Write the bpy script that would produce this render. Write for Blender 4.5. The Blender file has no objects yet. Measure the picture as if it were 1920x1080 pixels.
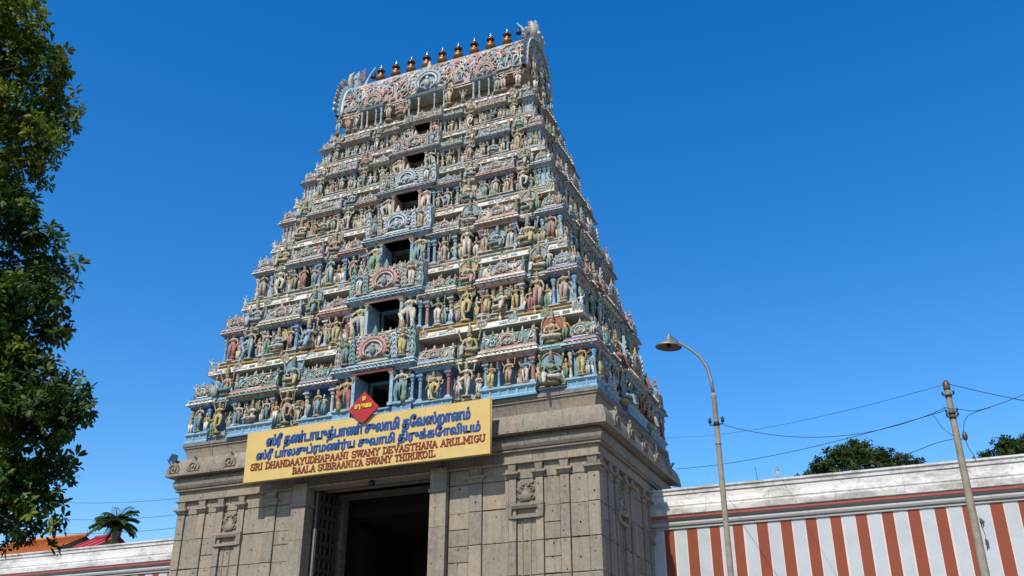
import bpy, math, random
from mathutils import Vector, Matrix
R = random.Random(7)
PI = math.pi
S = bpy.context.scene
COL = S.collection

# ------------------------------------------------------------------ camera
cam = bpy.data.objects.new('camera', bpy.data.cameras.new('camera')); COL.objects.link(cam)
cam.location = (18.878, -30.299, 1.6)
cam.rotation_euler = (Matrix.Rotation(0.4077, 3, 'Z') @ Matrix.Rotation(PI/2+0.4435, 3, 'X') @ Matrix.Rotation(-0.0013, 3, 'Z')).to_euler()
cam.data.lens = 36*1811.08/1920
cam.data.clip_start = .1; cam.data.clip_end = 3000
S.camera = cam

# ------------------------------------------------------------------ light
SUN_EL, SUN_AZ = math.radians(47), math.radians(183)
w = bpy.data.worlds.new('World'); S.world = w; w.use_nodes = True
nt = w.node_tree; nt.nodes.clear()
sky = nt.nodes.new('ShaderNodeTexSky'); sky.sky_type = 'NISHITA'; sky.sun_disc = False
sky.sun_elevation = SUN_EL; sky.sun_rotation = SUN_AZ
sky.altitude = 0; sky.air_density = 1.15; sky.dust_density = .35; sky.ozone_density = 3.2
hs = nt.nodes.new('ShaderNodeHueSaturation'); hs.inputs['Saturation'].default_value = 1.42
hs.inputs['Hue'].default_value = .507; hs.inputs['Value'].default_value = 1.12
bg = nt.nodes.new('ShaderNodeBackground'); bg.inputs['Strength'].default_value = .14
wo = nt.nodes.new('ShaderNodeOutputWorld')
nt.links.new(sky.outputs[0], hs.inputs['Color']); nt.links.new(hs.outputs[0], bg.inputs['Color']); nt.links.new(bg.outputs[0], wo.inputs[0])
sl = bpy.data.lights.new('sun', 'SUN'); sl.energy = 4.8; sl.angle = math.radians(.6); sl.color = (1, .925, .79)
sun = bpy.data.objects.new('sun', sl); COL.objects.link(sun)
sd = Vector((math.sin(SUN_AZ)*math.cos(SUN_EL), math.cos(SUN_AZ)*math.cos(SUN_EL), math.sin(SUN_EL)))
sun.rotation_euler = sd.to_track_quat('Z', 'Y').to_euler()
S.view_settings.view_transform = 'Standard'; S.view_settings.look = 'None'
S.view_settings.exposure = .25; S.view_settings.gamma = 1; S.view_settings.use_curve_mapping = False
try:
    S.cycles.max_bounces = 5; S.cycles.diffuse_bounces = 3
except Exception: pass

# ------------------------------------------------------------------ materials
def node_mat(name):
    m = bpy.data.materials.new(name); m.use_nodes = True
    nt = m.node_tree; b = nt.nodes['Principled BSDF']
    return m, nt, b
def N(nt, t, **k):
    n = nt.nodes.new(t)
    for a, v in k.items(): setattr(n, a, v)
    return n
ALB = .86
def mixc(nt, fac, a, b, mode='MIX'):
    n = N(nt, 'ShaderNodeMix', data_type='RGBA', blend_type=mode)
    for sock, v in ((n.inputs[0], fac), (n.inputs[6], a), (n.inputs[7], b)):
        if hasattr(v, 'is_linked') or hasattr(v, 'links'): nt.links.new(v, sock)
        elif isinstance(v, (int, float)): sock.default_value = v
        else: sock.default_value = (*v, 1)
    return n.outputs[2]
def pos(nt, scale=(1, 1, 1)):
    g = N(nt, 'ShaderNodeNewGeometry'); m = N(nt, 'ShaderNodeMapping'); m.inputs['Scale'].default_value = scale
    nt.links.new(g.outputs['Position'], m.inputs[0]); return m.outputs[0]
def noise(nt, scale, vec=None, detail=4, rough=.6):
    n = N(nt, 'ShaderNodeTexNoise'); n.inputs['Scale'].default_value = scale
    n.inputs['Detail'].default_value = detail; n.inputs['Roughness'].default_value = rough
    nt.links.new(vec if vec is not None else pos(nt), n.inputs['Vector']); return n.outputs[0]
def ramp(nt, v, stops, interp='LINEAR'):
    r = N(nt, 'ShaderNodeValToRGB'); r.color_ramp.interpolation = interp
    e = r.color_ramp.elements
    while len(e) < len(stops): e.new(.5)
    for i, (p, c) in enumerate(stops):
        e[i].position = p; e[i].color = (*c, 1) if not isinstance(c, (int, float)) else (c, c, c, 1)
    nt.links.new(v, r.inputs[0]); return r.outputs[0]
def bump(nt, b, h, st=.3, d=.02):
    n = N(nt, 'ShaderNodeBump'); n.inputs['Strength'].default_value = st; n.inputs['Distance'].default_value = d
    nt.links.new(h, n.inputs['Height']); nt.links.new(n.outputs[0], b.inputs['Normal'])
PALE = (.50, .47, .41)
def weather(nt, b, c, dirt=.55, fade=True):
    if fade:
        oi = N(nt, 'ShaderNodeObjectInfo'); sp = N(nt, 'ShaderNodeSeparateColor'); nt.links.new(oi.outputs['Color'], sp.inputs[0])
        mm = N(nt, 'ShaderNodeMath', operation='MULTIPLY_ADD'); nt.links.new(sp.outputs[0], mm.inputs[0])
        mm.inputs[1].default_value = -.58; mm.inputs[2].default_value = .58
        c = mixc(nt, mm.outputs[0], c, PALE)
    n1 = noise(nt, 2.2, None, 6, .7); f1 = ramp(nt, n1, [(.50, 0.), (.74, 1.)])
    n2 = noise(nt, 1.0, pos(nt, (9, 9, 1.1)), 5, .7); f2 = ramp(nt, n2, [(.56, 0.), (.72, 1.)])
    n3 = noise(nt, 14, None, 5, .75)
    c = mixc(nt, ramp(nt, n3, [(.52, 0.), (.75, .45)]), c, (.50, .47, .41))
    c = mixc(nt, ramp(nt, n3, [(.30, .85), (.50, 0.)]), c, (.075, .066, .05))
    n6 = noise(nt, 5., None, 4, .7); c = mixc(nt, ramp(nt, n6, [(.52, 0.), (.68, .22)]), c, (.38, .34, .26))
    mu = N(nt, 'ShaderNodeMath', operation='MULTIPLY'); nt.links.new(f1, mu.inputs[0]); mu.inputs[1].default_value = dirt
    c = mixc(nt, mu.outputs[0], c, (.10, .088, .07))
    mu2 = N(nt, 'ShaderNodeMath', operation='MULTIPLY'); nt.links.new(f2, mu2.inputs[0]); mu2.inputs[1].default_value = dirt*.8
    c = mixc(nt, mu2.outputs[0], c, (.09, .08, .07))
    nt.links.new(c, b.inputs['Base Color']); b.inputs['Roughness'].default_value = .75
    b.inputs['Specular IOR Level'].default_value = .3
    bump(nt, b, n3, .25, .02)
MATS = {}
def paint(name, col, dirt=.55, fade=True):
    if name in MATS: return MATS[name]
    m, nt, b = node_mat(name)
    rgb = N(nt, 'ShaderNodeRGB'); rgb.outputs[0].default_value = (*col, 1)
    weather(nt, b, rgb.outputs[0], dirt, fade); MATS[name] = m; return m
def palette(name, cols, k, dirt=.5):
    m, nt, b = node_mat(name)
    oi = N(nt, 'ShaderNodeObjectInfo'); mu = N(nt, 'ShaderNodeMath', operation='MULTIPLY'); mu.inputs[1].default_value = k
    fr = N(nt, 'ShaderNodeMath', operation='FRACT'); nt.links.new(oi.outputs['Random'], mu.inputs[0]); nt.links.new(mu.outputs[0], fr.inputs[0])
    c = ramp(nt, fr.outputs[0], [(i/len(cols), q) for i, q in enumerate(cols)], 'CONSTANT')
    weather(nt, b, c, dirt); MATS[name] = m; return m
BLUE = paint('sky_blue_paint', (.13, .33, .52), .6)
LBLUE = paint('pale_blue_paint', (.27, .42, .52), .6)
DBLUE = paint('deep_blue_paint', (.06, .15, .36))
TEAL = paint('teal_paint', (.10, .23, .21))
PINK = paint('pink_paint', (.50, .25, .22))
MAROON = paint('maroon_paint', (.26, .06, .055))
CREAM = paint('cream_paint', (.50, .46, .37), .7)
WHITE = paint('white_paint', (.68, .66, .61), .6)
LEDGEW = paint('ledge_white', (.70, .67, .60), .6)
OCHRE = paint('ochre_paint', (.40, .26, .09))
YEL = paint('yellow_paint', (.42, .35, .14))
LILAC = paint('lilac_paint', (.33, .30, .36))
GREYP = paint('grey_plaster', (.28, .27, .24), .8)
GREEN = paint('green_paint', (.12, .22, .12))
SKIN = palette('figure_skin', [(.45, .31, .19), (.38, .24, .10), (.54, .45, .32), (.16, .24, .15), (.48, .34, .23), (.33, .20, .10), (.26, .36, .42), (.52, .42, .28), (.46, .36, .20)], 1.0, .65)
CLOTH = palette('figure_cloth', [(.10, .24, .16), (.54, .50, .42), (.20, .33, .44), (.32, .08, .07), (.46, .38, .15), (.60, .56, .50), (.10, .22, .24), (.42, .27, .22), (.42, .38, .30)], 7.31, .65)
GOLD = palette('figure_ornament', [(.34, .26, .12), (.28, .22, .12), (.28, .28, .15), (.40, .30, .15), (.20, .24, .15)], 3.77, .75)
HALO = palette('figure_halo', [(.30, .08, .06), (.13, .28, .18), (.33, .30, .26), (.42, .32, .14), (.16, .30, .42)], 5.13)
COLP = palette('column_paint', [(.14, .32, .50), (.16, .34, .50), (.33, .11, .11), (.13, .30, .46), (.40, .32, .14), (.17, .34, .48), (.50, .46, .38), (.24, .38, .46), (.40, .21, .18)], 11.7, .55)
SCROLL = [PINK, LBLUE, CREAM, TEAL, WHITE, LILAC, YEL, GREEN, CREAM, PINK, LBLUE, WHITE, CREAM]

def stone_mat(name, base, warm, spots=True, k=1.):
    m, nt, b = node_mat(name)
    rgb = N(nt, 'ShaderNodeRGB'); rgb.outputs[0].default_value = (*base, 1); c = rgb.outputs[0]
    oi = N(nt, 'ShaderNodeObjectInfo')
    c = mixc(nt, ramp(nt, oi.outputs['Random'], [(0., 0.), (1., .9)]), c, warm)
    mu_ = N(nt, 'ShaderNodeMath', operation='MULTIPLY'); mu_.inputs[1].default_value = 17.3; fr_ = N(nt, 'ShaderNodeMath', operation='FRACT'); nt.links.new(oi.outputs['Random'], mu_.inputs[0]); nt.links.new(mu_.outputs[0], fr_.inputs[0])
    c = mixc(nt, ramp(nt, fr_.outputs[0], [(.55, 0.), (1., .45)]), c, (.13*k, .115*k, .095*k))
    n1 = noise(nt, .9, None, 5, .65); c = mixc(nt, ramp(nt, n1, [(.42, 0.), (.8, .42)]), c, (.13*k, .112*k, .09*k))
    n0 = noise(nt, 1.0, pos(nt, (5, 5, .5)), 5, .7); c = mixc(nt, ramp(nt, n0, [(.50, 0.), (.70, .62)]), c, (.085, .074, .060))
    n2 = noise(nt, 1.6, pos(nt, (1, 1, .7)), 6, .7); c = mixc(nt, ramp(nt, n2, [(.56, 0.), (.70, .6)]), c, (.34, .20, .11))
    n3 = noise(nt, 30, None, 5, .75); c = mixc(nt, ramp(nt, n3, [(.25, .55), (.62, 0.)]), c, (.08, .07, .06))
    n5 = noise(nt, 7, None, 5, .7); c = mixc(nt, ramp(nt, n5, [(.4, 0.), (.75, .4)]), c, (.42, .39, .34))
    if spots:
        v = N(nt, 'ShaderNodeTexVoronoi'); v.inputs['Scale'].default_value = 2.3; nt.links.new(pos(nt), v.inputs['Vector'])
        c = mixc(nt, ramp(nt, v.outputs['Distance'], [(.05, 1.), (.085, 0.)]), c, (.03, .025, .02))
    nt.links.new(c, b.inputs['Base Color']); b.inputs['Roughness'].default_value = .85
    b.inputs['Specular IOR Level'].default_value = .25
    bump(nt, b, n3, .5, .03)
    MATS[name] = m; return m
STONE = stone_mat('granite', (.255, .225, .175), (.36, .29, .205))
STONEG = stone_mat('granite_grey', (.21, .185, .15), (.25, .215, .17))
STONED = stone_mat('granite_shaded', (.10, .09, .075), (.12, .105, .085), False, .5)  # granite darkened so its colour carries the shade inside doorway and windows
def plain(name, col, rough=.6, metal=0., var=.25, scale=6., spec=.3):
    if name in MATS: return MATS[name]
    m, nt, b = node_mat(name)
    n = noise(nt, scale, None, 5, .65)
    c = mixc(nt, ramp(nt, n, [(.3, 0.), (.75, 1.)]), tuple(min(1, x*(1+var*.6)) for x in col), tuple(x*(1-var) for x in col))
    nt.links.new(c, b.inputs['Base Color']); b.inputs['Roughness'].default_value = rough; b.inputs['Metallic'].default_value = metal
    b.inputs['Specular IOR Level'].default_value = spec
    bump(nt, b, noise(nt, scale*6, None, 3), .15, .01)
    MATS[name] = m; return m
DARKIN = plain('shade_black', (.012, .011, .010), .95)  # black standing in for shade in passage, windows, peg holes and door panel
DOORW = plain('weathered_door_wood', (.055, .055, .048), .7, 0, .5)
IRON = plain('dark_iron', (.04, .04, .042), .5, .4)
BRONZE = plain('bronze_kalasam', (.24, .12, .05), .48, .6, .5, 3., .5)
BRIGHT = plain('bright_finial_tip', (.62, .58, .50), .25, .9, .2)
SIGNY = plain('sign_yellow', (.56, .40, .135), .5, 0, .10, 1.2, .3)
SIGNE = plain('sign_edge', (.42, .30, .10), .5)
SBLUE = plain('letter_blue', (.015, .065, .22), .4)
SMAR = plain('letter_maroon', (.20, .028, .018), .4)
SRED = plain('diamond_red', (.36, .018, .022), .45, 0, .15)
SYEL = plain('letter_yellow', (.70, .48, .05), .4)
CONC = plain('concrete_pole', (.27, .235, .18), .85, 0, .35, 5.)
METALG = plain('galvanised_metal', (.26, .245, .22), .5, .5, .3)
LAMPIN = plain('lamp_reflector', (.16, .12, .09), .6, .1)
WIRE = plain('black_cable', (.03, .032, .036), .6)
CERAM = plain('brown_insulator', (.10, .05, .03), .4)

def wall_white():
    m, nt, b = node_mat('whitewash_stained')
    rgb = N(nt, 'ShaderNodeRGB'); rgb.outputs[0].default_value = (.60, .585, .565, 1); c = rgb.outputs[0]
    n1 = noise(nt, .55, pos(nt, (1, 1, 2.2)), 7, .75); c = mixc(nt, ramp(nt, n1, [(.47, 0.), (.62, .75)]), c, (.25, .24, .21))
    n2 = noise(nt, 2.5, pos(nt, (1.6, 1, 3)), 6, .75); c = mixc(nt, ramp(nt, n2, [(.53, 0.), (.66, .6)]), c, (.20, .19, .175))
    n3 = noise(nt, 9, None, 4, .8); c = mixc(nt, ramp(nt, n3, [(.62, 0.), (.70, .8)]), c, (.12, .11, .10))
    nt.links.new(c, b.inputs['Base Color']); b.inputs['Roughness'].default_value = .8
    bump(nt, b, n2, .5, .03); return m
WASH = wall_white()
def stripe_mat(name, col, k):
    m, nt, b = node_mat(name)
    rgb = N(nt, 'ShaderNodeRGB'); rgb.outputs[0].default_value = (*col, 1); c = rgb.outputs[0]
    n1 = noise(nt, 1.3, None, 6, .7); c = mixc(nt, ramp(nt, n1, [(.4, 0.), (.8, .45)]), c, tuple(x*.62 for x in col))
    n2 = noise(nt, 18, None, 5, .75); c = mixc(nt, ramp(nt, n2, [(.62, 0.), (.72, k)]), c, (.16, .15, .14))
    n4 = noise(nt, 40, None, 3, .6)
    nt.links.new(c, b.inputs['Base Color']); b.inputs['Roughness'].default_value = .85; bump(nt, b, n4, .3, .01); return m
STRW = stripe_mat('stripe_blue_white', (.44, .47, .50), .6)
STRR = stripe_mat('stripe_brick_red', (.225, .05, .020), .3)
STRB = stripe_mat('stripe_border_white', (.62, .53, .49), .2)
REDLINE = stripe_mat('red_fillet', (.32, .075, .06), .4)
GREYCOVE = stripe_mat('grey_cove', (.36, .36, .35), .5)  # shadow below the overhanging coping is put into this grey

# ------------------------------------------------------------------ mesh builder
class MB:
    def __init__(s): s.v = []; s.f = []; s.mi = []; s.m = []; s.smooth = []
    def mat(s, m):
        for i, x in enumerate(s.m):
            if x is m: return i
        s.m.append(m); return len(s.m)-1
    def add(s, v, f, m, sm=False):
        o = len(s.v); k = s.mat(m); s.v += [tuple(p) for p in v]
        for q in f: s.f.append([i+o for i in q]); s.mi.append(k); s.smooth.append(sm)
    def box(s, x0, x1, y0, y1, z0, z1, m):
        s.fr(x0, x1, y0, y1, z0, z1, 0, 0, m)
    def fr(s, x0, x1, y0, y1, z0, z1, p0, p1, m):      # frustum: footprint grown by p0 at the bottom and by p1 at the top
        v = [(x0-p0, y0-p0, z0), (x1+p0, y0-p0, z0), (x1+p0, y1+p0, z0), (x0-p0, y1+p0, z0), (x0-p1, y0-p1, z1), (x1+p1, y0-p1, z1), (x1+p1, y1+p1, z1), (x0-p1, y1+p1, z1)]
        s.add(v, [(3, 2, 1, 0), (4, 5, 6, 7), (0, 1, 5, 4), (1, 2, 6, 5), (2, 3, 7, 6), (3, 0, 4, 7)], m)
    def lathe(s, c, prof, n, m, ax=1., ay=1., ph=0., sm=True, cap=True):
        v = []; f = []
        for r, z in prof:
            for i in range(n):
                a = 2*PI*i/n+ph; v.append((c[0]+r*ax*math.cos(a), c[1]+r*ay*math.sin(a), c[2]+z))
        L = len(prof)
        for j in range(L-1):
            for i in range(n):
                k = (i+1) % n; f.append((j*n+i, j*n+k, (j+1)*n+k, (j+1)*n+i))
        if cap: f.append(tuple(range(n-1, -1, -1))); f.append(tuple(range((L-1)*n, L*n)))
        s.add(v, f, m, sm)
    def ball(s, c, r, m, n=7, rings=5):
        pr = []
        for j in range(rings+1):
            a = -PI/2+PI*j/rings; pr.append((max(math.cos(a), .05), math.sin(a)*r[2]))
        s.lathe(c, pr, n, m, r[0], r[1])
    def tube(s, pts, rad, m, n=6, sm=True, flat=1.):
        pts = [Vector(p) for p in pts]
        if not hasattr(rad, '__len__'): rad = [rad]*len(pts)
        v = []; f = []; up = None
        for i, p in enumerate(pts):
            d = (pts[min(i+1, len(pts)-1)]-pts[max(i-1, 0)])
            d = d.normalized() if d.length > 1e-9 else Vector((0, 0, 1))
            if up is None: up = d.orthogonal().normalized()
            else:
                up = up-d*up.dot(d)
                up = up.normalized() if up.length > 1e-6 else d.orthogonal().normalized()
            sd_ = d.cross(up)
            for j in range(n):
                a = 2*PI*j/n; v.append(p+(up*math.cos(a)+sd_*math.sin(a)*flat)*rad[i])
        for i in range(len(pts)-1):
            for j in range(n):
                k = (j+1) % n; f.append((i*n+j, i*n+k, (i+1)*n+k, (i+1)*n+j))
        f.append(tuple(range(n-1, -1, -1))); f.append(tuple(range((len(pts)-1)*n, len(pts)*n)))
        s.add(v, f, m, sm)
    def extr(s, poly, y0, y1, m, sm=False):           # polygon in x,z extruded along y
        n = len(poly); v = [(x, y0, z) for x, z in poly]+[(x, y1, z) for x, z in poly]
        f = [tuple(range(n)), tuple(range(2*n-1, n-1, -1))]+[(i, i+n, (i+1) % n+n, (i+1) % n) for i in range(n)]
        s.add(v, f, m, sm)
    def run(s, x0, x1, prof, m, cap=True, yb=None, mit0=False, mit1=False):   # profile of (projection, z) swept along x, front faces -y
        pts = list(prof); yb = 1.0 if yb is None else yb
        ring = [(-p, z) for p, z in pts]+[(yb, pts[-1][1]), (yb, pts[0][1])]
        n = len(ring)
        def xs(x, y, side, mit): return x+(side*(-y) if mit else 0)
        v = [(xs(x0, y, -1, mit0), y, z) for y, z in ring]+[(xs(x1, y, 1, mit1), y, z) for y, z in ring]
        f = [(i, i+n, (i+1) % n+n, (i+1) % n) for i in range(n)]+[tuple(range(n)), tuple(range(2*n-1, n-1, -1))]
        s.add(v, f, m)
    def mesh(s, name):
        me = bpy.data.meshes.new(name); me.from_pydata(s.v, [], s.f)
        for m in s.m: me.materials.append(m)
        me.polygons.foreach_set('material_index', s.mi); me.polygons.foreach_set('use_smooth', s.smooth)
        me.update(); return me
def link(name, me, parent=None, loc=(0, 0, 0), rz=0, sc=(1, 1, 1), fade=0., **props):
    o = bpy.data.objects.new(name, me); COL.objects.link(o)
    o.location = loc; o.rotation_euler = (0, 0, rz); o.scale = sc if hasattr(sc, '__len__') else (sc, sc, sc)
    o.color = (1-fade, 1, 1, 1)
    if parent: o.parent = parent
    for k, v in props.items(): o[k] = v
    return o
def fixn(me):
    import bmesh
    b = bmesh.new(); b.from_mesh(me); bmesh.ops.recalc_face_normals(b, faces=b.faces); b.to_mesh(me); b.free(); return me

# ------------------------------------------------------------------ ground
g = MB(); g.box(-900, 900, -900, 900, -.5, 0, plain('dusty_ground', (.26, .22, .17), .95, 0, .3, .4)); link('ground', g.mesh('ground'), kind='structure')
g = MB(); g.box(-60, 60, -34, -14, .004, .012, plain('asphalt', (.06, .06, .06), .9, 0, .3, 2.)); link('road', g.mesh('road'), kind='structure')
g = MB(); g.box(-40, 40, -14, 6, .004, .14, plain('granite_paving', (.30, .28, .25), .85, 0, .3, 1.)); link('pavement', g.mesh('pavement'), kind='structure')

# ------------------------------------------------------------------ the gateway tower
T = link('gateway_tower', None, category='temple tower', label='tall tapering temple gateway tower crowded with painted figures above a grey granite base')
CY = 4.65
def face(which, W, yb):       # location and rotation of a face frame: x along the face, -y outward, origin at the middle of its edge
    return {'f': ((0, yb, 0), 0), 'r': ((W, CY, 0), PI/2), 'l': ((-W, CY, 0), -PI/2), 'b': ((0, 2*CY-yb, 0), PI)}[which]
W0, Y0, Z0 = 9.0, 0.0, 12.9

# --- stone base : courses of blocks
LEV = [5.5, 6.72, 7.84, 8.98, 9.97]
def block(x0, x1, z0, z1, yf, mat, fr, g=.010, depth=.22):
    mb = MB(); c = .016
    v = [(x0+g, yf+c, z0+g), (x1-g, yf+c, z0+g), (x1-g, yf+c, z1-g), (x0+g, yf+c, z1-g),
         (x0+g+c, yf, z0+g+c), (x1-g-c, yf, z0+g+c), (x1-g-c, yf, z1-g-c), (x0+g+c, yf, z1-g-c),
         (x0+g, yf+depth, z0+g), (x1-g, yf+depth, z0+g), (x1-g, yf+depth, z1-g), (x0+g, yf+depth, z1-g)]
    f = [(4, 5, 6, 7), (0, 1, 5, 4), (1, 2, 6, 5), (2, 3, 7, 6), (3, 0, 4, 7), (8, 9, 1, 0), (9, 10, 2, 1), (10, 11, 3, 2), (11, 8, 0, 3)]
    mb.add(v, f, mat); return link('stone_block', mb.mesh('stone_block'), T, fr[0], fr[1])
def base_face(fr, cells, mirror_sides):
    for side in mirror_sides:
        for (a, b_, kind) in cells:
            x0, x1 = (a, b_) if side > 0 else (-b_, -a)
            yf = {'P': .08, 'W': .135, 'N': .16}[kind]
            for i in range(len(LEV)-1):
                if kind == 'N' and i == 3:      # niche field above the shelf
                    pass
                dz = R.uniform(-.02, .02) if kind == 'W' and 0 < i else 0
                z0, z1 = LEV[i]+(dz if i > 0 else 0), LEV[i+1]
                if i < 3 and kind == 'W' and R.random() < .35 and x1-x0 > .55:
                    zm = z0+(z1-z0)*R.uniform(.4, .6); block(x0, x1, z0, zm, yf, STONE, fr); block(x0, x1, zm, z1, yf, STONE, fr)
                else: block(x0, x1, z0, z1, yf+R.uniform(0, .006), STONE, fr)
            block(x0, x1, 9.97, 10.5, yf+(.02 if kind == 'P' else 0), STONE, fr)
            if kind == 'P':
                mb = MB(); wv = x1-x0
                mb.fr(x0-.0, x1+.0, yf-.01, yf+.15, 10.02, 10.13, 0, .05, STONE)
                mb.fr(x0, x1, yf-.01, yf+.15, 10.13, 10.2, .12, .12, STONE)
                mb.fr(x0+wv*.12, x1-wv*.12, yf-.02, yf+.15, 10.2, 10.49, -.01, .04, STONE)
                link('capital', mb.mesh('capital'), T, *fr)
                mb = MB(); mb.box(x0, x1, .081, .5, 0, 5.494, STONE); link('pilaster_foot', mb.mesh('pilaster_foot'), T, *fr)
            if kind == 'N':
                niche(x0, x1, fr)
rhs = random.Random(15)
def niche(x0, x1, fr):
    cx = (x0+x1)/2; a, b = x0-.3, x1+.3
    n_ = link('niche', None, T, *fr)
    mb = MB()
    mb.box(a-.04, b+.04, -.02, .16, 9.02, 9.10, STONE)                       # ledge under the relief
    mb.fr(a+.06, b-.06, -.02, .16, 8.93, 9.02, -.03, .02, STONE)
    mb.fr(a-.02, a+.16, .0, .16, 8.62, 9.0, -.03, .03, STONE); mb.fr(b-.16, b+.02, .0, .16, 8.62, 9.0, -.03, .03, STONE)
    mb.box(a+.1, b-.1, .005, .16, 8.60, 8.70, STONE)
    link('niche_shelf', mb.mesh('niche_shelf'), n_)
    mb = MB()
    mb.lathe((cx, .17, 9.18), [(.12, 0), (.20, .06), (.24, .18), (.17, .32), (.08, .38), (.13, .45), (.05, .54), (.02, .66)], 10, STONE, 1, .55)
    for k in range(14):
        t = rhs.random(); sg = (-1, 1)[k % 2]; zz = 9.2+.05*k*.9; xx = cx+sg*(.17+.10*math.sin(k))
        mb.tube([(xx-sg*.06, .15, zz), (xx+sg*.03, .11, zz+.02), (xx+sg*.07, .11, zz+.08), (xx+sg*.02, .12, zz+.12)], [.03, .03, .025, .012], STONE, 5)
    for k in range(9):
        t = k/8; ang = PI*(.05+.9*t); rr = .22+.06*math.sin(t*PI)
        px, pz = cx+math.cos(ang)*rr*1.0, 9.45+math.sin(ang)*rr*1.1
        mb.tube([(px, .17, pz), (px+.05*math.cos(ang), .12, pz+.04), (px+.03*math.cos(ang+1), .14, pz+.09)], [.035, .03, .012], STONE, 5)
    for k in range(6):
        mb.ball((cx+R.uniform(-.18, .18), .14, 9.2+R.uniform(0, .3)), (.04, .04, .04), STONE, 5, 3)
    link('carved_relief', mb.mesh('carved_relief'), n_)
    mb = MB(); mb.box(cx-.17, cx-.13, .13, .2, 5.6, 8.6, STONE); mb.box(cx+.13, cx+.17, .13, .2, 5.6, 8.6, STONE); link('niche_stem', mb.mesh('niche_stem'), n_)
frF = ((0, 0, 0), 0); 
cellsF = [(3.3, 4.1, 'W'), (4.1, 4.6, 'P'), (4.6, 5.6, 'W'), (5.6, 5.9, 'P'), (5.9, 6.6, 'N'), (6.6, 6.9, 'P'), (6.9, 7.5, 'W'), (7.5, 7.85, 'P'), (7.85, 8.5, 'W'), (8.5, 8.9, 'P')]
base_face(frF, cellsF, (1, -1))
frR = ((9.0, CY, 0), PI/2); frL = ((-9.0, CY, 0), -PI/2)
cellsR = [(0, .6, 'W'), (.6, .95, 'P'), (.95, 1.45, 'W'), (1.45, 1.75, 'P'), (1.75, 2.45, 'N'), (2.45, 2.75, 'P'), (2.75, 3.2, 'W'), (3.2, 3.55, 'P'), (3.55, 4.17, 'W'), (4.17, 4.56, 'P')]
base_face(frR, cellsR, (1, -1))
# peg holes left by the masons, in plumb rows: flat black discs for their shaded depth
mb = MB(); rh = random.Random(3)
def hole(x, y, z, rr, side):
    n = 6; v = [(x+rr*math.cos(2*PI*i/n), y, z+rr*math.sin(2*PI*i/n)*rh.uniform(.8, 1.6)) for i in range(n)] if not side else [(x, y+rr*math.cos(2*PI*i/n), z+rr*math.sin(2*PI*i/n)) for i in range(n)]
    mb.add(v, [tuple(range(n))], DARKIN)
for x in [q for a_ in (4.35, 5.1, 6.25, 7.2, 7.67, 8.17, 8.7, 3.7) for q in (a_, -a_)]:
    proud = any(a_ <= abs(x) <= b_ for (a_, b_, kd) in cellsF if kd == 'P')
    for i in range(9):
        z = 5.7+i*.52+rh.uniform(-.12, .12)
        if abs(abs(x)-6.25) < .1 and z > 8.4: continue
        if rh.random() < .8: hole(x+rh.uniform(-.05, .05), (.077 if proud else .132), z, rh.uniform(.014, .034), 0)
for i in range(60): hole(rh.uniform(-8.8, 8.8), -.388, rh.uniform(11.52, 11.57), .02, 0)
link('peg_holes', mb.mesh('peg_holes'), T, kind='stuff')
# mass behind the blocks
mb = MB()
for x0, x1 in ((-8.76, -3.0), (3.0, 8.76)):
    mb.box(x0, x1, .30, 9.0, 0, 12.3, STONED)
mb.box(-2.999, 2.999, .35, 9.0, 10.66, 12.3, STONED)
mb.box(-2.999, 2.999, 8.4, 8.99, 0, 10.659, DARKIN)  # closed passage end, painted black in place of shade
link('core_masonry', mb.mesh('core_masonry'), T)
mb = MB(); mb.box(-8.8, -3.3, .2, .32, 0, 5.49, STONE); mb.box(3.3, 8.8, .2, .32, 0, 5.49, STONE); mb.box(8.7, 8.82, .4, 9.0, 0, 5.49, STONE); mb.box(-8.86, -8.7, .4, 9.0, 0, 10.5, STONE)
link('lower_wall', mb.mesh('lower_wall'), T)
# corner fillers behind the corner pilasters
# --- stone mouldings as runs of cut stones
def stone_run(name, prof, W, y0, seg, mat, top_parts=True, back=.6):
    for which in 'frl':
        (loc, rz) = face(which, W, y0); L = W if which == 'f' else CY-y0
        n = max(2, round(2*L/seg)); xs = [-L+2*L*i/n+(R.uniform(-.12, .12) if 0 < i < n else 0) for i in range(n+1)]
        for i in range(n):
            m0, m1 = i == 0, i == n-1
            mb = MB(); j = R.uniform(0, .008)
            mb.run(xs[i]+(0 if m0 else .005), xs[i+1]-(0 if m1 else .005), [(p-j*(0 if (m0 or m1) else 1), z) for p, z in prof], mat, yb=back, mit0=m0, mit1=m1)
            link(name, mb.mesh(name), T, loc, rz)
FRZ = [(-.10, 10.55), (-.08, 10.56), (-.08, 10.88)]
stone_run('fillet_stone', [(-.02, 10.49), (.02, 10.50), (.02, 10.545), (-.05, 10.555)], W0, 0, 1.5, STONE)
stone_run('frieze_stone', [(-.08, 10.56), (-.08, 10.90)], W0, 0, 1.2, STONE)
stone_run('fillet_stone', [(.02, 10.90), (.05, 10.92), (.05, 10.965), (0, 10.98)], W0, 0, 1.6, STONEG)
stone_run('roll_stone', [(-.02, 10.98), (.07, 11.02), (.13, 11.12), (.145, 11.22), (.12, 11.34), (.04, 11.44), (.0, 11.5)], W0, 0, 1.35, STONEG)
stone_run('eave_stone', [(.0, 11.50), (.24, 11.50), (.385, 11.49), (.385, 11.58), (.36, 11.82), (.30, 12.02), (.23, 12.14), (.15, 12.19), (-.22, 12.22)], W0, 0, 1.3, STONE)
stone_run('neck_stone', [(-.16, 12.22), (-.10, 12.50), (-.04, 12.68)], W0, 0, 1.5, STONE)
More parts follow.
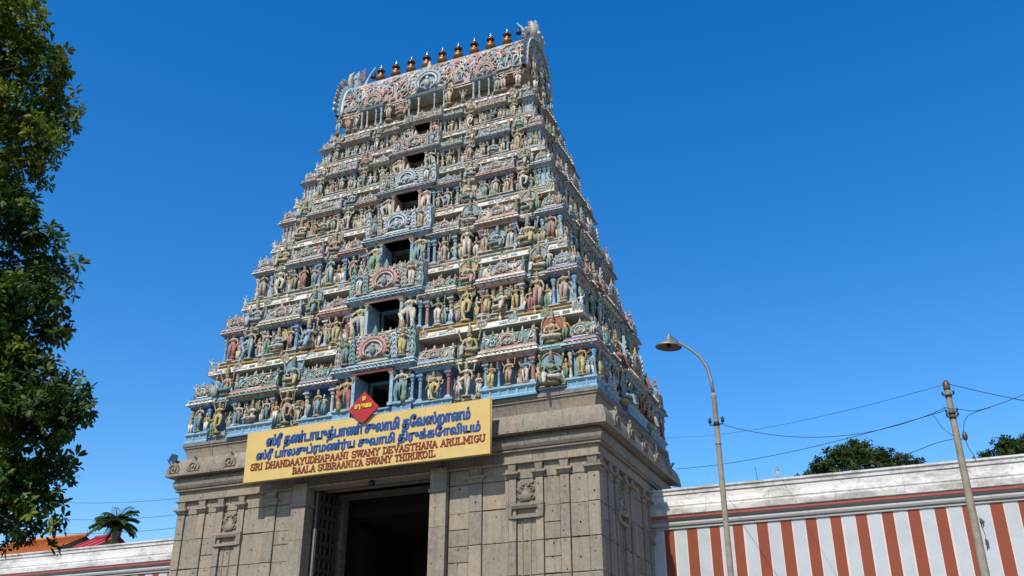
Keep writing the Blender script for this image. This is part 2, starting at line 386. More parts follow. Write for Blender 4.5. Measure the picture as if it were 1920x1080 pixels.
stone_run('ledge_stone', [(-.06, 12.68), (.0, 12.70), (.0, 12.76), (.04, 12.78), (.04, 12.885), (-.3, 12.9)], W0, 0, 1.9, STONEG)
# small horseshoe crests carved on the stone eave
mb = MB()
mb.extr([(-.27, 0), (-.30, .15), (-.2, .33), (-.07, .42), (0, .56), (.07, .42), (.2, .33), (.30, .15), (.27, 0)], -.03, .22, STONE)
mb.tube([(.17*math.cos(a), -.05, .17+.15*math.sin(a)) for a in [PI*(-.3+1.6*k/8) for k in range(9)]], .03, STONE, 5)
mb.ball((0, -.05, .16), (.06, .04, .07), STONE, 6, 4); mb.ball((0, .02, .60), (.05, .05, .08), STONE, 6, 4)
CREST = mb.mesh('eave_crest')
for x in (-9.0, -8.0, -6.2): link('eave_crest', CREST, T, (x, -.385, 11.62), 0)
for y in (.9, 2.6, 4.3, 6.0, 7.9): link('eave_crest', CREST, T, (9.375, y, 11.62), PI/2, 1.15)
for y in (.9, 2.6, 6.0): link('eave_crest', CREST, T, (-9.375, y, 11.62), -PI/2, 1.1)

# --- doorway : pillars, jambs, soffit, open door leaf
for sx in (-1, 1):
    x0, x1 = (-3.28, -2.66) if sx < 0 else (2.62, 3.26)
    for i, (z0, z1) in enumerate(((0, 3.2), (3.2, 5.6), (5.6, 6.85), (6.85, 8.55), (8.55, 9.78), (9.78, 9.92), (9.92, 10.66))):
        mb = MB(); e = .04 if i == 5 else 0
        mb.fr(x0, x1, -.06, .46, z0+.006, z1-.006, e, e, STONE); link('pillar_stone', mb.mesh('pillar_stone'), T)
    for i, (y0, y1) in enumerate(((.47, 2.2), (2.9, 4.6), (4.62, 8.4))):
        xx = 2.62+.1*i if False else 2.72
        for (z0, z1) in ((0, 4), (4, 6.3), (6.3, 8.2), (8.2, 10.65)):
            mb = MB()
            xa, xb = (-3.0, -xx) if sx < 0 else (xx, 3.0)
            mb.box(xa, xb, y0, y1-.005, z0+.004, z1-.004, DARKIN if i else STONED); link('passage_wall_stone', mb.mesh('passage_wall_stone'), T)  # deeper stretches turn black, the passage shade given as colour
    mb = MB()
    xa, xb = (-3.0, -2.42) if sx < 0 else (2.42, 3.0)
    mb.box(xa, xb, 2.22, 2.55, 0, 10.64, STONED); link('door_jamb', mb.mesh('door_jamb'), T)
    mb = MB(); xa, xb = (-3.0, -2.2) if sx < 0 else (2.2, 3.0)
    mb.box(xa, xb, 3.6, 4.1, 0, 9.6, DARKIN); link('inner_jamb', mb.mesh('inner_jamb'), T)  # painted black to sink into the passage shade
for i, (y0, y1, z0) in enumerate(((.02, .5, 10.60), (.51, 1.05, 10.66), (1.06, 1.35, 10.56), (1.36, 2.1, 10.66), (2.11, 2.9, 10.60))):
    mb = MB(); mb.box(-2.99, 2.99, y0, y1, z0, 10.9, STONED if i > 2 else STONEG); link('ceiling_beam', mb.mesh('ceiling_beam'), T)  # inner beams get the darkened granite as painted shade
mb = MB(); mb.box(-2.98, 2.98, 2.95, 3.2, 9.9, 10.66, DARKIN); mb.box(-2.98, 2.98, 3.22, 8.4, 9.9, 10.2, DARKIN); mb.box(-2.7, -2.69, 2.9, 8.4, 0, 9.9, DARKIN); link('passage_ceiling', mb.mesh('passage_ceiling'), T)  # ceiling and left wall sheet black, deep shade put into the colour
D = link('door', None, T, (-2.60, .60, 0))
mb = MB(); mb.box(0, .09, 0, .16, 0, 10.45, DOORW); mb.box(0, .09, 1.22, 1.38, 0, 10.45, DOORW); link('door_stile', mb.mesh('door_stile'), D)
mb = MB(); mb.box(0, .03, .16, 1.22, 0, 10.4, DARKIN); link('door_panel', mb.mesh('door_panel'), D)
mb = MB(); mb.box(.03, .095, .165, 1.215, 0, .16, DOORW); RM = mb.mesh('door_rail')
mb = MB(); mb.lathe((0, 0, 0), [(.03, 0), (.055, .05), (.035, .1), (.06, .17), (.035, .24), (.055, .29), (.03, .34)], 6, DOORW); BM_ = mb.mesh('door_baluster')
z = 5.0
while z < 10.4:
    link('door_rail', RM, D, (0, 0, z))
    for y in (.36, .69, 1.02): link('door_baluster', BM_, D, (.06, y, z+.16))
    z += .5
mb = MB(); mb.box(-.02, .06, -.05, -.01, 0, 10.5, METALG); link('door_edge_strip', mb.mesh('door_edge_strip'), D)

# ------------------------------------------------------------------ sculpted figures (unit height, facing -y)
def figure(seed, pose):
    r = random.Random(seed); mb = MB(); sk, cl, go, ha = SKIN, CLOTH, GOLD, HALO
    fat = r.uniform(.95, 1.2); sway = r.choice((-1, 1))*r.uniform(.01, .035)
    b = .045
    if pose == 'seat' or pose == 'lotus':
        K = 1.32; hz = .20
        mb.lathe((0, 0, 0), [(.20, .02), (.24, .05), (.20, .08), (.23, .11), (.18, .14)], 10, go, 1, .7)
        if pose == 'lotus':
            for s in (-1, 1):
                mb.tube([(s*.05, .02, hz), (s*.24, -.10, hz-.02), (s*.20, -.19, hz-.03), (-s*.04, -.22, hz-.02)], [.085, .07, .055, .035], cl, 7)
        else:
            s = r.choice((-1, 1))
            mb.tube([(s*.06, .0, hz), (s*.24, -.10, hz-.01), (s*.12, -.19, hz-.03), (-s*.06, -.2, hz-.03)], [.085, .075, .055, .04], cl, 7)
            mb.tube([(-s*.06, .0, hz), (-s*.16, -.22, hz+.02), (-s*.15, -.25, hz-.12), (-s*.15, -.27, .01), (-s*.17, -.34, .0)], [.085, .075, .055, .045, .03], cl, 7)
        mb.ball((0, .01, hz+.02), (.15, .12, .07), cl, 8, 4)
        th = hz+.04
    else:
        K = 1.0; th = .52
        mb.lathe((0, 0, 0), [(.13, 0), (.155, .012), (.13, .028), (.15, .042), (.11, b)], 9, r.choice((go, cl)), 1, .8)
        if pose == 'dance':
            s = r.choice((-1, 1))
            mb.tube([(s*.05, 0, .53), (s*.07, -.05, .30), (s*.02, 0, .07), (s*.03, -.06, b)], [.07, .052, .034, .03], cl, 7)
            mb.tube([(-s*.05, 0, .53), (-s*.19, -.09, .43), (-s*.12, -.06, .24), (-s*.08, -.13, .20)], [.07, .055, .036, .028], cl, 7)
        elif pose == 'guard':
            s = r.choice((-1, 1))
            mb.tube([(s*.06, 0, .53), (s*.11, -.06, .29), (s*.08, 0, .07), (s*.11, -.07, b)], [.085, .06, .042, .035], cl, 7)
            mb.tube([(-s*.06, 0, .53), (-s*.17, -.12, .40), (-s*.12, -.08, .20), (-s*.10, -.14, .16)], [.085, .065, .045, .03], cl, 7)
            mb.tube([(-s*.13, -.08, b), (-s*.13, -.08, .16), (-s*.20, -.1, .55)], [.07, .075, .02], go, 7)
        else:
            lean = r.uniform(0, .03)
            for s in (-1, 1):
                kx = s*.055+sway*(1 if s > 0 else .3)
                mb.tube([(s*.05+sway, 0, .53), (kx, -.02-lean*(s > 0), .29), (s*.05, 0, .08)], [.068*fat, .050*fat, .036], cl, 7)
                mb.tube([(s*.05, .01, .075), (s*.055, -.07, b+.01)], [.032, .018], sk, 6)
            if r.random() < .6:   # long skirt hem
                mb.lathe((sway*.5, 0, 0), [(.10, .09), (.105, .14), (.09, .35), (.10, .5)], 9, cl, 1, .62)
        # hip cloth, belt, hanging sash
        mb.lathe((sway, 0, .45), [(.088, 0), (.105*fat, .04), (.095*fat, .1), (.07, .13)], 9, cl if r.random() < .6 else go, 1, .75)
        mb.tube([(sway, -.075, .54), (sway*.6, -.095, .40), (sway*.4, -.06, .16)], [.026, .03, .018], r.choice((go, cl, ha)), 5)
        mb.lathe((sway, 0, .545), [(.078, 0), (.088, .012), (.078, .026)], 9, go, 1, .75)
    c0 = (sway*.5, 0)
    z0 = th
    body = [(.068*fat, z0+.0), (.058*fat, z0+.08*K*.9), (.075*fat, z0+.15*K*.9), (.096*fat, z0+.20*K*.9), (.09, z0+.245*K*.9), (.035, z0+.275*K*.9), (.028, z0+.30*K*.9)]
    if pose in ('seat', 'lotus'): body = [(p*K, q) for p, q in body]
    mb.lathe((c0[0], 0, 0), body, 9, sk if r.random() < .72 else cl, 1, .66)
    sh = z0+.245*K*.9; kk = K
    if r.random() < .45:
        for s in (-1, 1): mb.ball((c0[0]+s*.04*kk, -.06*kk, z0+.19*kk*.9), (.033*kk, .026*kk, .03*kk), go, 6, 4)
    mb.tube([(c0[0]-.06*kk, -.02, sh), (c0[0]-.03*kk, -.07*kk, sh-.06*kk), (c0[0], -.078*kk, sh-.09*kk), (c0[0]+.03*kk, -.07*kk, sh-.06*kk), (c0[0]+.06*kk, -.02, sh)], .012*kk, go, 5)
    hz_ = z0+.345*K*.9; hx = c0[0]-sway*.3
    mb.ball((hx, -.005, hz_), (.043*kk, .048*kk, .056*kk), sk, 9, 6)
    mb.ball((hx, -.052*kk, hz_-.003), (.009*kk, .012*kk, .015*kk), sk, 5, 3)
    for s in (-1, 1):
        mb.ball((hx+s*.047*kk, 0, hz_-.02*kk), (.014*kk, .014*kk, .026*kk), go, 5, 3)
        mb.ball((hx+s*.016*kk, -.045*kk, hz_+.010*kk), (.007*kk, .004*kk, .005*kk), ha, 4, 3)
    top = 1.0 if pose not in ('seat', 'lotus') else 1.0
    cz = hz_+.028*kk; H = top-cz
    mb.lathe((hx, 0, cz), [(.05*kk, 0), (.058*kk, .012), (.044*kk, H*.22), (.052*kk, H*.30), (.036*kk, H*.5), (.041*kk, H*.58), (.02*kk, H*.82), (.006, H)], 8, go)
    # arms
    def arm(s, el, hd, m=None, rr=.027):
        mb.tube([(c0[0]+s*.085*kk, 0, sh-.005), (c0[0]+s*.115*kk, 0, sh-.03*kk), (c0[0]+s*el[0]*kk, el[1]*kk, sh+el[2]*kk), (c0[0]+s*(el[0]+hd[0])/2*kk, (el[1]+hd[1])/2*kk, sh+(el[2]+hd[2])/2*kk), (c0[0]+s*hd[0]*kk, hd[1]*kk, sh+hd[2]*kk)],
                [rr*kk, rr*kk*1.05, rr*kk*.85, rr*kk*.75, rr*kk*.6], sk, 6)
        mb.ball((c0[0]+s*hd[0]*kk, hd[1]*kk, sh+hd[2]*kk), (.023*kk, .02*kk, .027*kk), sk, 5, 4)
        mb.lathe((c0[0]+s*el[0]*kk, el[1]*kk, sh+el[2]*kk-.008), [(.03*kk, 0), (.03*kk, .018*kk)], 6, go)
    for s in (-1, 1):
        q = r.random()
        if pose == 'guard': arm(s, (.19, -.03, -.11), (.24 if s > 0 else .14, -.11, .02 if s > 0 else -.16))
        elif q < .3: arm(s, (.165, .0, -.13), (.16, -.03, -.26))
        elif q < .55: arm(s, (.17, -.02, -.12), (.10, -.12, -.04))
        elif q < .75: arm(s, (.17, .0, -.12), (.07, -.10, -.17))
        else: arm(s, (.18, -.02, -.07), (.21, -.08, .07))
    if r.random() < .55 or pose == 'guard' or pose in ('seat',):
        for s in (-1, 1):
            arm(s, (.19, .04, -.02), (.235, .0, .13), rr=.023)
            mb.lathe((c0[0]+s*.24*kk, 0, sh+.15*kk), [(.012, 0), (.035*kk, .02*kk), (.03*kk, .05*kk), (.008, .085*kk)], 6, go, 1, .6)
    if pose in ('guard',) or (pose in ('seat', 'lotus') and r.random() < .8) or r.random() < .12:
        R0 = .24*kk; zc = sh+.02
        mb.tube([(hx+R0*math.cos(a), .07, zc+R0*1.05*math.sin(a)) for a in [PI*(-.12+1.24*k/12) for k in range(13)]], .02*kk, go, 5)
        n = 12; mb.extr([(hx+R0*.93*math.cos(a), zc+R0*.98*math.sin(a)) for a in [PI*(-.12+1.24*k/n) for k in range(n+1)]], .08, .11, ha)
    return mb.mesh('statue')
STAND = [figure(10+i, 'stand') for i in range(12)]
DANCE = [figure(40+i, 'dance') for i in range(3)]
GUARD = [figure(60+i, 'guard') for i in range(3)]
SEAT = [figure(80+i, 'seat') for i in range(5)]
LOTUS = [figure(95+i, 'lotus') for i in range(3)]
NST = [0]; EXTRA = MB()
def statue(me, fr, x, y, z, h, fade, rz=None, wide=1.12):
    (loc, fz) = fr; c, s = math.cos(fz), math.sin(fz)
    p = (loc[0]+c*x-s*y, loc[1]+s*x+c*y, z)
    a = fz+(rz if rz is not None else R.uniform(-.25, .25))
    NST[0] += 1
    h *= 1.13; wide *= .93; link('statue', me, T, p, a, (h*wide*1.03*(1 if R.random() < .5 else -1), h*wide, h), fade)
# columns (unit height)
mb = MB()
mb.fr(-.11, .11, -.11, .11, 0, .06, .05, .05, LBLUE); mb.fr(-.11, .11, -.11, .11, .06, .12, .03, -.01, LBLUE)
mb.lathe((0, 0, .12), [(.085, 0), (.08, .5), (.095, .51), (.095, .54), (.07, .56), (.07, .60)], 8, COLP, 1, 1, PI/8, False)
mb.lathe((0, 0, .72), [(.075, 0), (.125, .04), (.13, .08), (.08, .10)], 8, COLP, 1, 1, PI/8, False)
mb.fr(0, 0, 0, 0, .82, .88, .09, .16, LBLUE); mb.fr(0, 0, 0, 0, .88, .93, .17, .17, COLP); mb.fr(0, 0, 0, 0, .93, 1.0, .10, .13, LBLUE)
COLUMN = mb.mesh('column')
mb = MB()
mb.lathe((0, 0, 0), [(.15, 0), (.15, .05), (.10, .07), (.13, .12), (.08, .17), (.075, .5), (.11, .55), (.075, .6), (.07, .72), (.12, .78), (.10, .83), (.17, .88), (.17, .93), (.09, 1.0)], 9, COLP)
COLUMN2 = mb.mesh('column')
LITT = [(CREAM, OCHRE), (OCHRE, GREEN), (PINK, CREAM), (WHITE, LBLUE), (TEAL, YEL), (CREAM, TEAL), (OCHRE, WHITE), (LBLUE, CREAM), (YEL, MAROON)]
def little(mb, fr, x, y, z, h, rg):
    (loc, fz) = fr; c_, s_ = math.cos(fz), math.sin(fz); sk, cl = rg.choice(LITT); go = rg.choice((OCHRE, YEL, CREAM)); t = MB(); sw = rg.uniform(-.03, .03)
    for q in (-1, 1): t.tube([(q*.06+sw, 0, .52), (q*.06, -.03, .28), (q*.05, 0, .02)], [.075, .055, .04], cl, 5)
    t.lathe((sw, 0, .48), [(.10, 0), (.07, .08), (.11, .24), (.10, .29), (.03, .33)], 6, sk, 1, .7)
    t.ball((0, -.01, .86), (.05, .055, .065), sk, 6, 4); t.lathe((0, 0, .89), [(.06, 0), (.05, .06), (.01, .16)], 6, go)
    for q in (-1, 1):
        e = rg.choice(((.18, -.02, .64, .20, -.06, .48), (.18, -.03, .66, .08, -.13, .66), (.20, 0, .74, .22, -.04, .92)))
        t.tube([(q*.10, 0, .77), (q*e[0], e[1], e[2]), (q*e[3], e[4], e[5])], [.032, .028, .02], sk, 5)
    a_ = rg.uniform(-.3, .3); ca, sa = math.cos(a_), math.sin(a_)
    off = len(mb.v)
    for (px, py, pz) in t.v:
        qx, qy = (px*ca-py*sa)*h*1.05+x, (px*sa+py*ca)*h*1.05+y; mb.v.append((loc[0]+c_*qx-s_*qy, loc[1]+s_*qx+c_*qy, z+pz*h))
    for f_, mi_, sm_ in zip(t.f, t.mi, t.smooth): mb.f.append([i_+off for i_ in f_]); mb.mi.append(mb.mat(t.m[mi_])); mb.smooth.append(sm_)
def column(fr, x, y, z, h, fade, wd=1., v=0):
    wd *= .82; y += .05
    if fr[1] < 0: return        # the far side of the tower is never seen
    (loc, fz) = fr; c, s = math.cos(fz), math.sin(fz)
    link('column', (COLUMN, COLUMN2)[v], T, (loc[0]+c*x-s*y, loc[1]+s*x+c*y, z), fz, (h*wd, h*wd, h), fade)
# horseshoe ornament (unit height about 1.2, facing -y)
def horseshoe(seed, cols):
    r = random.Random(seed); mb = MB(); n = 14
    ring = [PI*(-.2+1.4*k/n) for k in range(n+1)]
    mb.tube([(.40*math.cos(a), -.06, .34+.36*math.sin(a)) for a in ring], .06, cols[0], 6)
    mb.tube([(.30*math.cos(a), -.09, .33+.27*math.sin(a)) for a in ring], .035, cols[1], 5)
    mb.extr([(.40*math.cos(a), .34+.36*math.sin(a)) for a in ring], -.05, .12, cols[2])
    for k in range(n):
        a = PI*(-.15+1.3*(k+.5)/n); mb.tube([(.42*math.cos(a), -.05, .34+.38*math.sin(a)), (.50*math.cos(a+.1), -.07, .34+.46*math.sin(a+.1)), (.53*math.cos(a-.05), -.04, .34+.49*math.sin(a-.05))], [.05, .035, .01], cols[k % 2], 5)
    mb.ball((0, -.08, .30), (.10, .07, .13), cols[3], 7, 4); mb.ball((0, -.10, .46), (.055, .05, .06), cols[1], 6, 4)
    for s in (-1, 1):
        mb.tube([(s*.12, -.07, .14), (s*.22, -.08, .2), (s*.2, -.08, .32), (s*.13, -.08, .3)], .025, cols[1], 5)
        mb.tube([(s*.36, -.04, .10), (s*.52, -.05, .04), (s*.60, -.04, .14), (s*.54, -.04, .2)], [.06, .05, .035, .02], cols[3], 5)
    mb.lathe((0, 0, .74), [(.09, 0), (.14, .05), (.08, .12), (.10, .17), (.05, .26), (.01, .38)], 7, cols[3], 1, .6)
    mb.box(-.5, .5, -.06, .1, -.03, .03, cols[1])
    return mb.mesh('horseshoe_ornament')
SHOES = [horseshoe(1, (LBLUE, CREAM, GREYP, OCHRE)), horseshoe(2, (CREAM, PINK, LBLUE, YEL)), horseshoe(3, (TEAL, WHITE, GREYP, YEL)), horseshoe(4, (PINK, CREAM, TEAL, CREAM)), horseshoe(5, (BLUE, WHITE, LBLUE, OCHRE))]
SHOEB = horseshoe(6, (LBLUE, WHITE, BLUE, CREAM)); SHOEP = horseshoe(7, (PINK, CREAM, LILAC, TEAL))
def shoe(me, fr, x, y, z, h, fade, wd=1.):
    (loc, fz) = fr; c, s = math.cos(fz), math.sin(fz)
    link('horseshoe_ornament', me, T, (loc[0]+c*x-s*y, loc[1]+s*x+c*y, z), fz, (h*wd, h, h), fade)
# leaf-shaped flame pinnacle
def flame(c1, c2):
    mb = MB(); mb.extr([(-.16, 0), (-.22, .25), (-.17, .5), (-.2, .62), (-.06, .85), (.02, 1.0), (.08, .8), (.17, .6), (.14, .42), (.22, .2), (.16, 0)], -.06, .08, c1)
    for k in range(5): mb.tube([(-.12, -.07, .1+.15*k), (0, -.1, .2+.15*k), (.1, -.07, .1+.15*k)], .03, c2, 4)
    return mb.mesh('flame_pinnacle')
FLAMES = [flame(GREYP, CREAM), flame(TEAL, LBLUE), flame(LBLUE, WHITE)]
def flamep(fr, x, y, z, h, fade, s=1):
    (loc, fz) = fr; c, sn = math.cos(fz), math.sin(fz)
    link('flame_pinnacle', R.choice(FLAMES), T, (loc[0]+c*x-sn*y, loc[1]+sn*x+c*y, z), fz+R.uniform(-.2, .2), (h*.5*s, h*.6, h), fade)
# curling relief scrolls on a surface given by fn(u,v)->(x,y,z) with outward normal fn2
def scrolls(mb, fn, n, size, rng, cols=SCROLL, rad=.022):
    for _ in range(n):
        u, v = rng.random(), rng.random(); a = rng.uniform(0, 2*PI); m = rng.choice(cols); sg = rng.choice((-1, 1))
        pts = []; k = 5; s_ = size*rng.uniform(.6, 1.3)
        du = dv = 0
        for i in range(k):
            p = fn(u, v, du, dv, .6+.5*math.sin(i/(k-1)*PI)); pts.append(p)
            a += sg*rng.uniform(.5, .95); du += math.cos(a)*s_/k*2; dv += math.sin(a)*s_/k*2
        mb.tube(pts, [rad*.7, rad*1.2, rad*1.3, rad, rad*.5], m, 4)

# ------------------------------------------------------------------ tiers
TZ = [12.9, 15.91, 19.11, 22.16, 24.68, 26.95, 28.78, 30.10]
TW = [9.0, 8.504, 7.716, 7.001, 6.408, 5.804, 5.372, 5.134]
TY = [0.0, .222, .925, 1.562, 2.09, 2.629, 3.014, 3.226]
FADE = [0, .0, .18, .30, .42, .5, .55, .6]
LB = [DBLUE, LBLUE, BLUE, PINK, CREAM, LILAC, TEAL, WHITE]
ANTE = [CREAM, YEL, LBLUE, PINK, WHITE, GREEN, CREAM, OCHRE]
def plinth(fr, x0, x1, yo, z0, h, fade, i, mats, depth):
    mb = MB(); e = i*.0017
    a, b, c = mats
    mb.fr(x0, x1, yo, yo+depth, z0, z0+h*.16, .045+e, .045+e, a)
    mb.fr(x0, x1, yo, yo+depth, z0+h*.16, z0+h*.28, .03, -.005, b)
    mb.fr(x0, x1, yo, yo+depth, z0+h*.28, z0+h*.66, -.02-e, -.02-e, a)
    n = max(1, int((x1-x0)/.35))
    for k in range(n+1):
        xx = x0+(x1-x0)*k/n; mb.box(max(x0+.0, xx-.03), min(x1-.0, xx+.03), yo+.0, yo+.05, z0+h*.28, z0+h*.66, b)
    mb.fr(x0, x1, yo, yo+depth, z0+h*.66, z0+h*.80, -.01, .05, b)
    mb.fr(x0, x1, yo, yo+depth, z0+h*.80, z0+h*.93+e, .06, .06, c)
    mb.fr(x0, x1, yo, yo+depth, z0+h*.93, z0+h+e, .01, .02, a)
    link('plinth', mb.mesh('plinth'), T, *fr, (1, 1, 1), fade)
def cornice(fr, x0, x1, yo, z0, h, fade, i, mats, depth, k=1.):
    mb = MB(); e = i*.0017
    a, b, c, d = mats
    mb.fr(x0, x1, yo, yo+depth, z0, z0+h*.20, -.02, -.02+.01, a)
    mb.fr(x0, x1, yo, yo+depth, z0+h*.20, z0+h*.34, .0, .09*k, b)
    mb.fr(x0, x1, yo, yo+depth, z0+h*.34, z0+h*.56+e, .17*k+e, .10*k, c)
    mb.fr(x0, x1, yo, yo+depth, z0+h*.56, z0+h*.68, .01, .01, d)
    mb.fr(x0, x1, yo, yo+depth, z0+h*.68, z0+h*.84+e, .11*k, .08*k, b)
    mb.fr(x0, x1, yo, yo+depth, z0+h*.84, z0+h+e, .03, .03, a)
    n = max(1, int((x1-x0)/.17))
    for q in range(n):
        xx = x0+(x1-x0)*(q+.5)/n; zz = z0+h*.45; m_ = ANTE[(q*7+i) % len(ANTE)]
        mb.add([(xx-.05, yo-.15*k, zz), (xx+.05, yo-.15*k, zz), (xx, yo-.20*k, zz+.05), (xx, yo-.10*k, zz+.16)], [(0, 1, 2), (1, 3, 2), (0, 2, 3)], m_)
        if q % 2: mb.box(xx-.03, xx+.03, yo-.13*k, yo, z0+h*.22, z0+h*.32, ANTE[(q*3+i) % len(ANTE)])
    link('cornice', mb.mesh('cornice'), T, *fr, (1, 1, 1), fade)
def corn_mats(rng):
    return [rng.choice([BLUE, TEAL, DBLUE, PINK, LBLUE]), rng.choice([LBLUE, CREAM, LILAC, PINK, WHITE]), rng.choice([WHITE, LBLUE, LILAC, CREAM, TEAL, PINK]), rng.choice([MAROON, PINK, BLUE, DBLUE, MAROON])]
def barrel(fr, x0, x1, yo, z0, h, dep, fade, rng, sc, big=False, nshoe=1, shoemesh=None, name='barrel_roof'):
    mb = MB(); n = 8; base = rng.choice([GREYP, CREAM, TEAL, PINK]) if not big else CREAM
    prof = [(dep*.5*(1-math.cos(PI*k/n)) if True else 0, h*math.sin(PI*k/n)**.8) for k in range(n+1)]
    v = []; f = []
    for xx in (x0, x1):
        for (yy, zz) in prof: v.append((xx, yo+yy, z0+zz))
    L = n+1
    for k in range(n): f.append((k, k+L, k+1+L, k+1))
    f.append(tuple(range(L))); f.append(tuple(range(2*L-1, L-1, -1)))
    mb.add(v, f, base)
    W = x1-x0
    def fn(u, vv, du, dv, lift):
        x = x0+min(max(u*W+du, .02), W-.02); t = min(max(vv*.52+dv/(h*2.2), .03), .56)
        y = dep*.5*(1-math.cos(PI*t)); z = h*math.sin(PI*t)**.8
        return (x, yo+y-.02*sc-lift*.015, z0+z+.01)
    scrolls(mb, fn, int(W*h*(62 if big else 42)/(sc*sc)), .16*sc, rng, rad=.024*sc)
    for xx in (x0, x1):     # end ribs
        mb.tube([(xx, yo+y-.01, z0+z) for y, z in prof], .05*sc, WHITE if big else rng.choice([CREAM, LBLUE, TEAL]), 5)
    mb.tube([(x0, yo-.02, z0+.02), (x1, yo-.02, z0+.02)], .045*sc, rng.choice([PINK, MAROON, OCHRE]), 5)
    k = max(3, int(W/(.34*sc)))
    for i in range(k):
        xx = x0+W*(i+.5)/k
        mb.lathe((xx, yo+dep*.5, z0+h*.97), [(.05*sc, 0), (.075*sc, .05*sc), (.03*sc, .10*sc), (.045*sc, .14*sc), (.008, .24*sc)], 6, rng.choice([YEL, CREAM, GREYP, OCHRE]))
    link(name, mb.mesh(name), T, *fr, (1, 1, 1), fade)
    sm = shoemesh or rng.choice(SHOES)
    for i in range(nshoe):
        xx = x0+W*(i+.5)/nshoe; shoe(sm, fr, xx, yo-.05*sc, z0, h*.98, fade, 1.05)
    for s, xx in ((-1, x0), (1, x1)): flamep(fr, xx, yo+.05, z0, h*1.15, fade, s)
def dome(cx, cy, b, z0, h, fade, rng):
    mb = MB(); base = rng.choice([GREYP, CREAM, PINK, TEAL])
    mb.lathe((cx, cy, z0), [(b*.92, 0), (b*1.0, h*.1), (b*1.08, h*.3), (b*1.0, h*.52), (b*.75, h*.72), (b*.42, h*.86), (b*.2, h*.9)], 16, base)
    for k in range(16):
        a = 2*PI*k/16
        mb.tube([(cx+rr*b*1.03*math.cos(a), cy+rr*b*1.03*math.sin(a), z0+zz*h) for rr, zz in ((.95, .02), (1.08, .3), (1.0, .52), (.75, .72), (.4, .87))], .035*h, rng.choice([CREAM, LBLUE, PINK, YEL, GREEN]), 4)
    mb.lathe((cx, cy, z0+h*.86), [(b*.25, 0), (b*.3, h*.05), (b*.12, h*.1), (b*.15, h*.15), (.01, h*.3)], 7, YEL)
    link('dome_roof', mb.mesh('dome_roof'), T, (0, 0, 0), 0, (1, 1, 1), fade)
    sh = rng.choice(SHOES)
    for (dx, dy, rz) in ((0, -1, 0), (1, 0, PI/2), (-1, 0, -PI/2)):
        link('horseshoe_ornament', sh, T, (cx+dx*b*1.0, cy+dy*b*1.0, z0+.02), rz, (h*.8, h*.8, h*.78), fade)

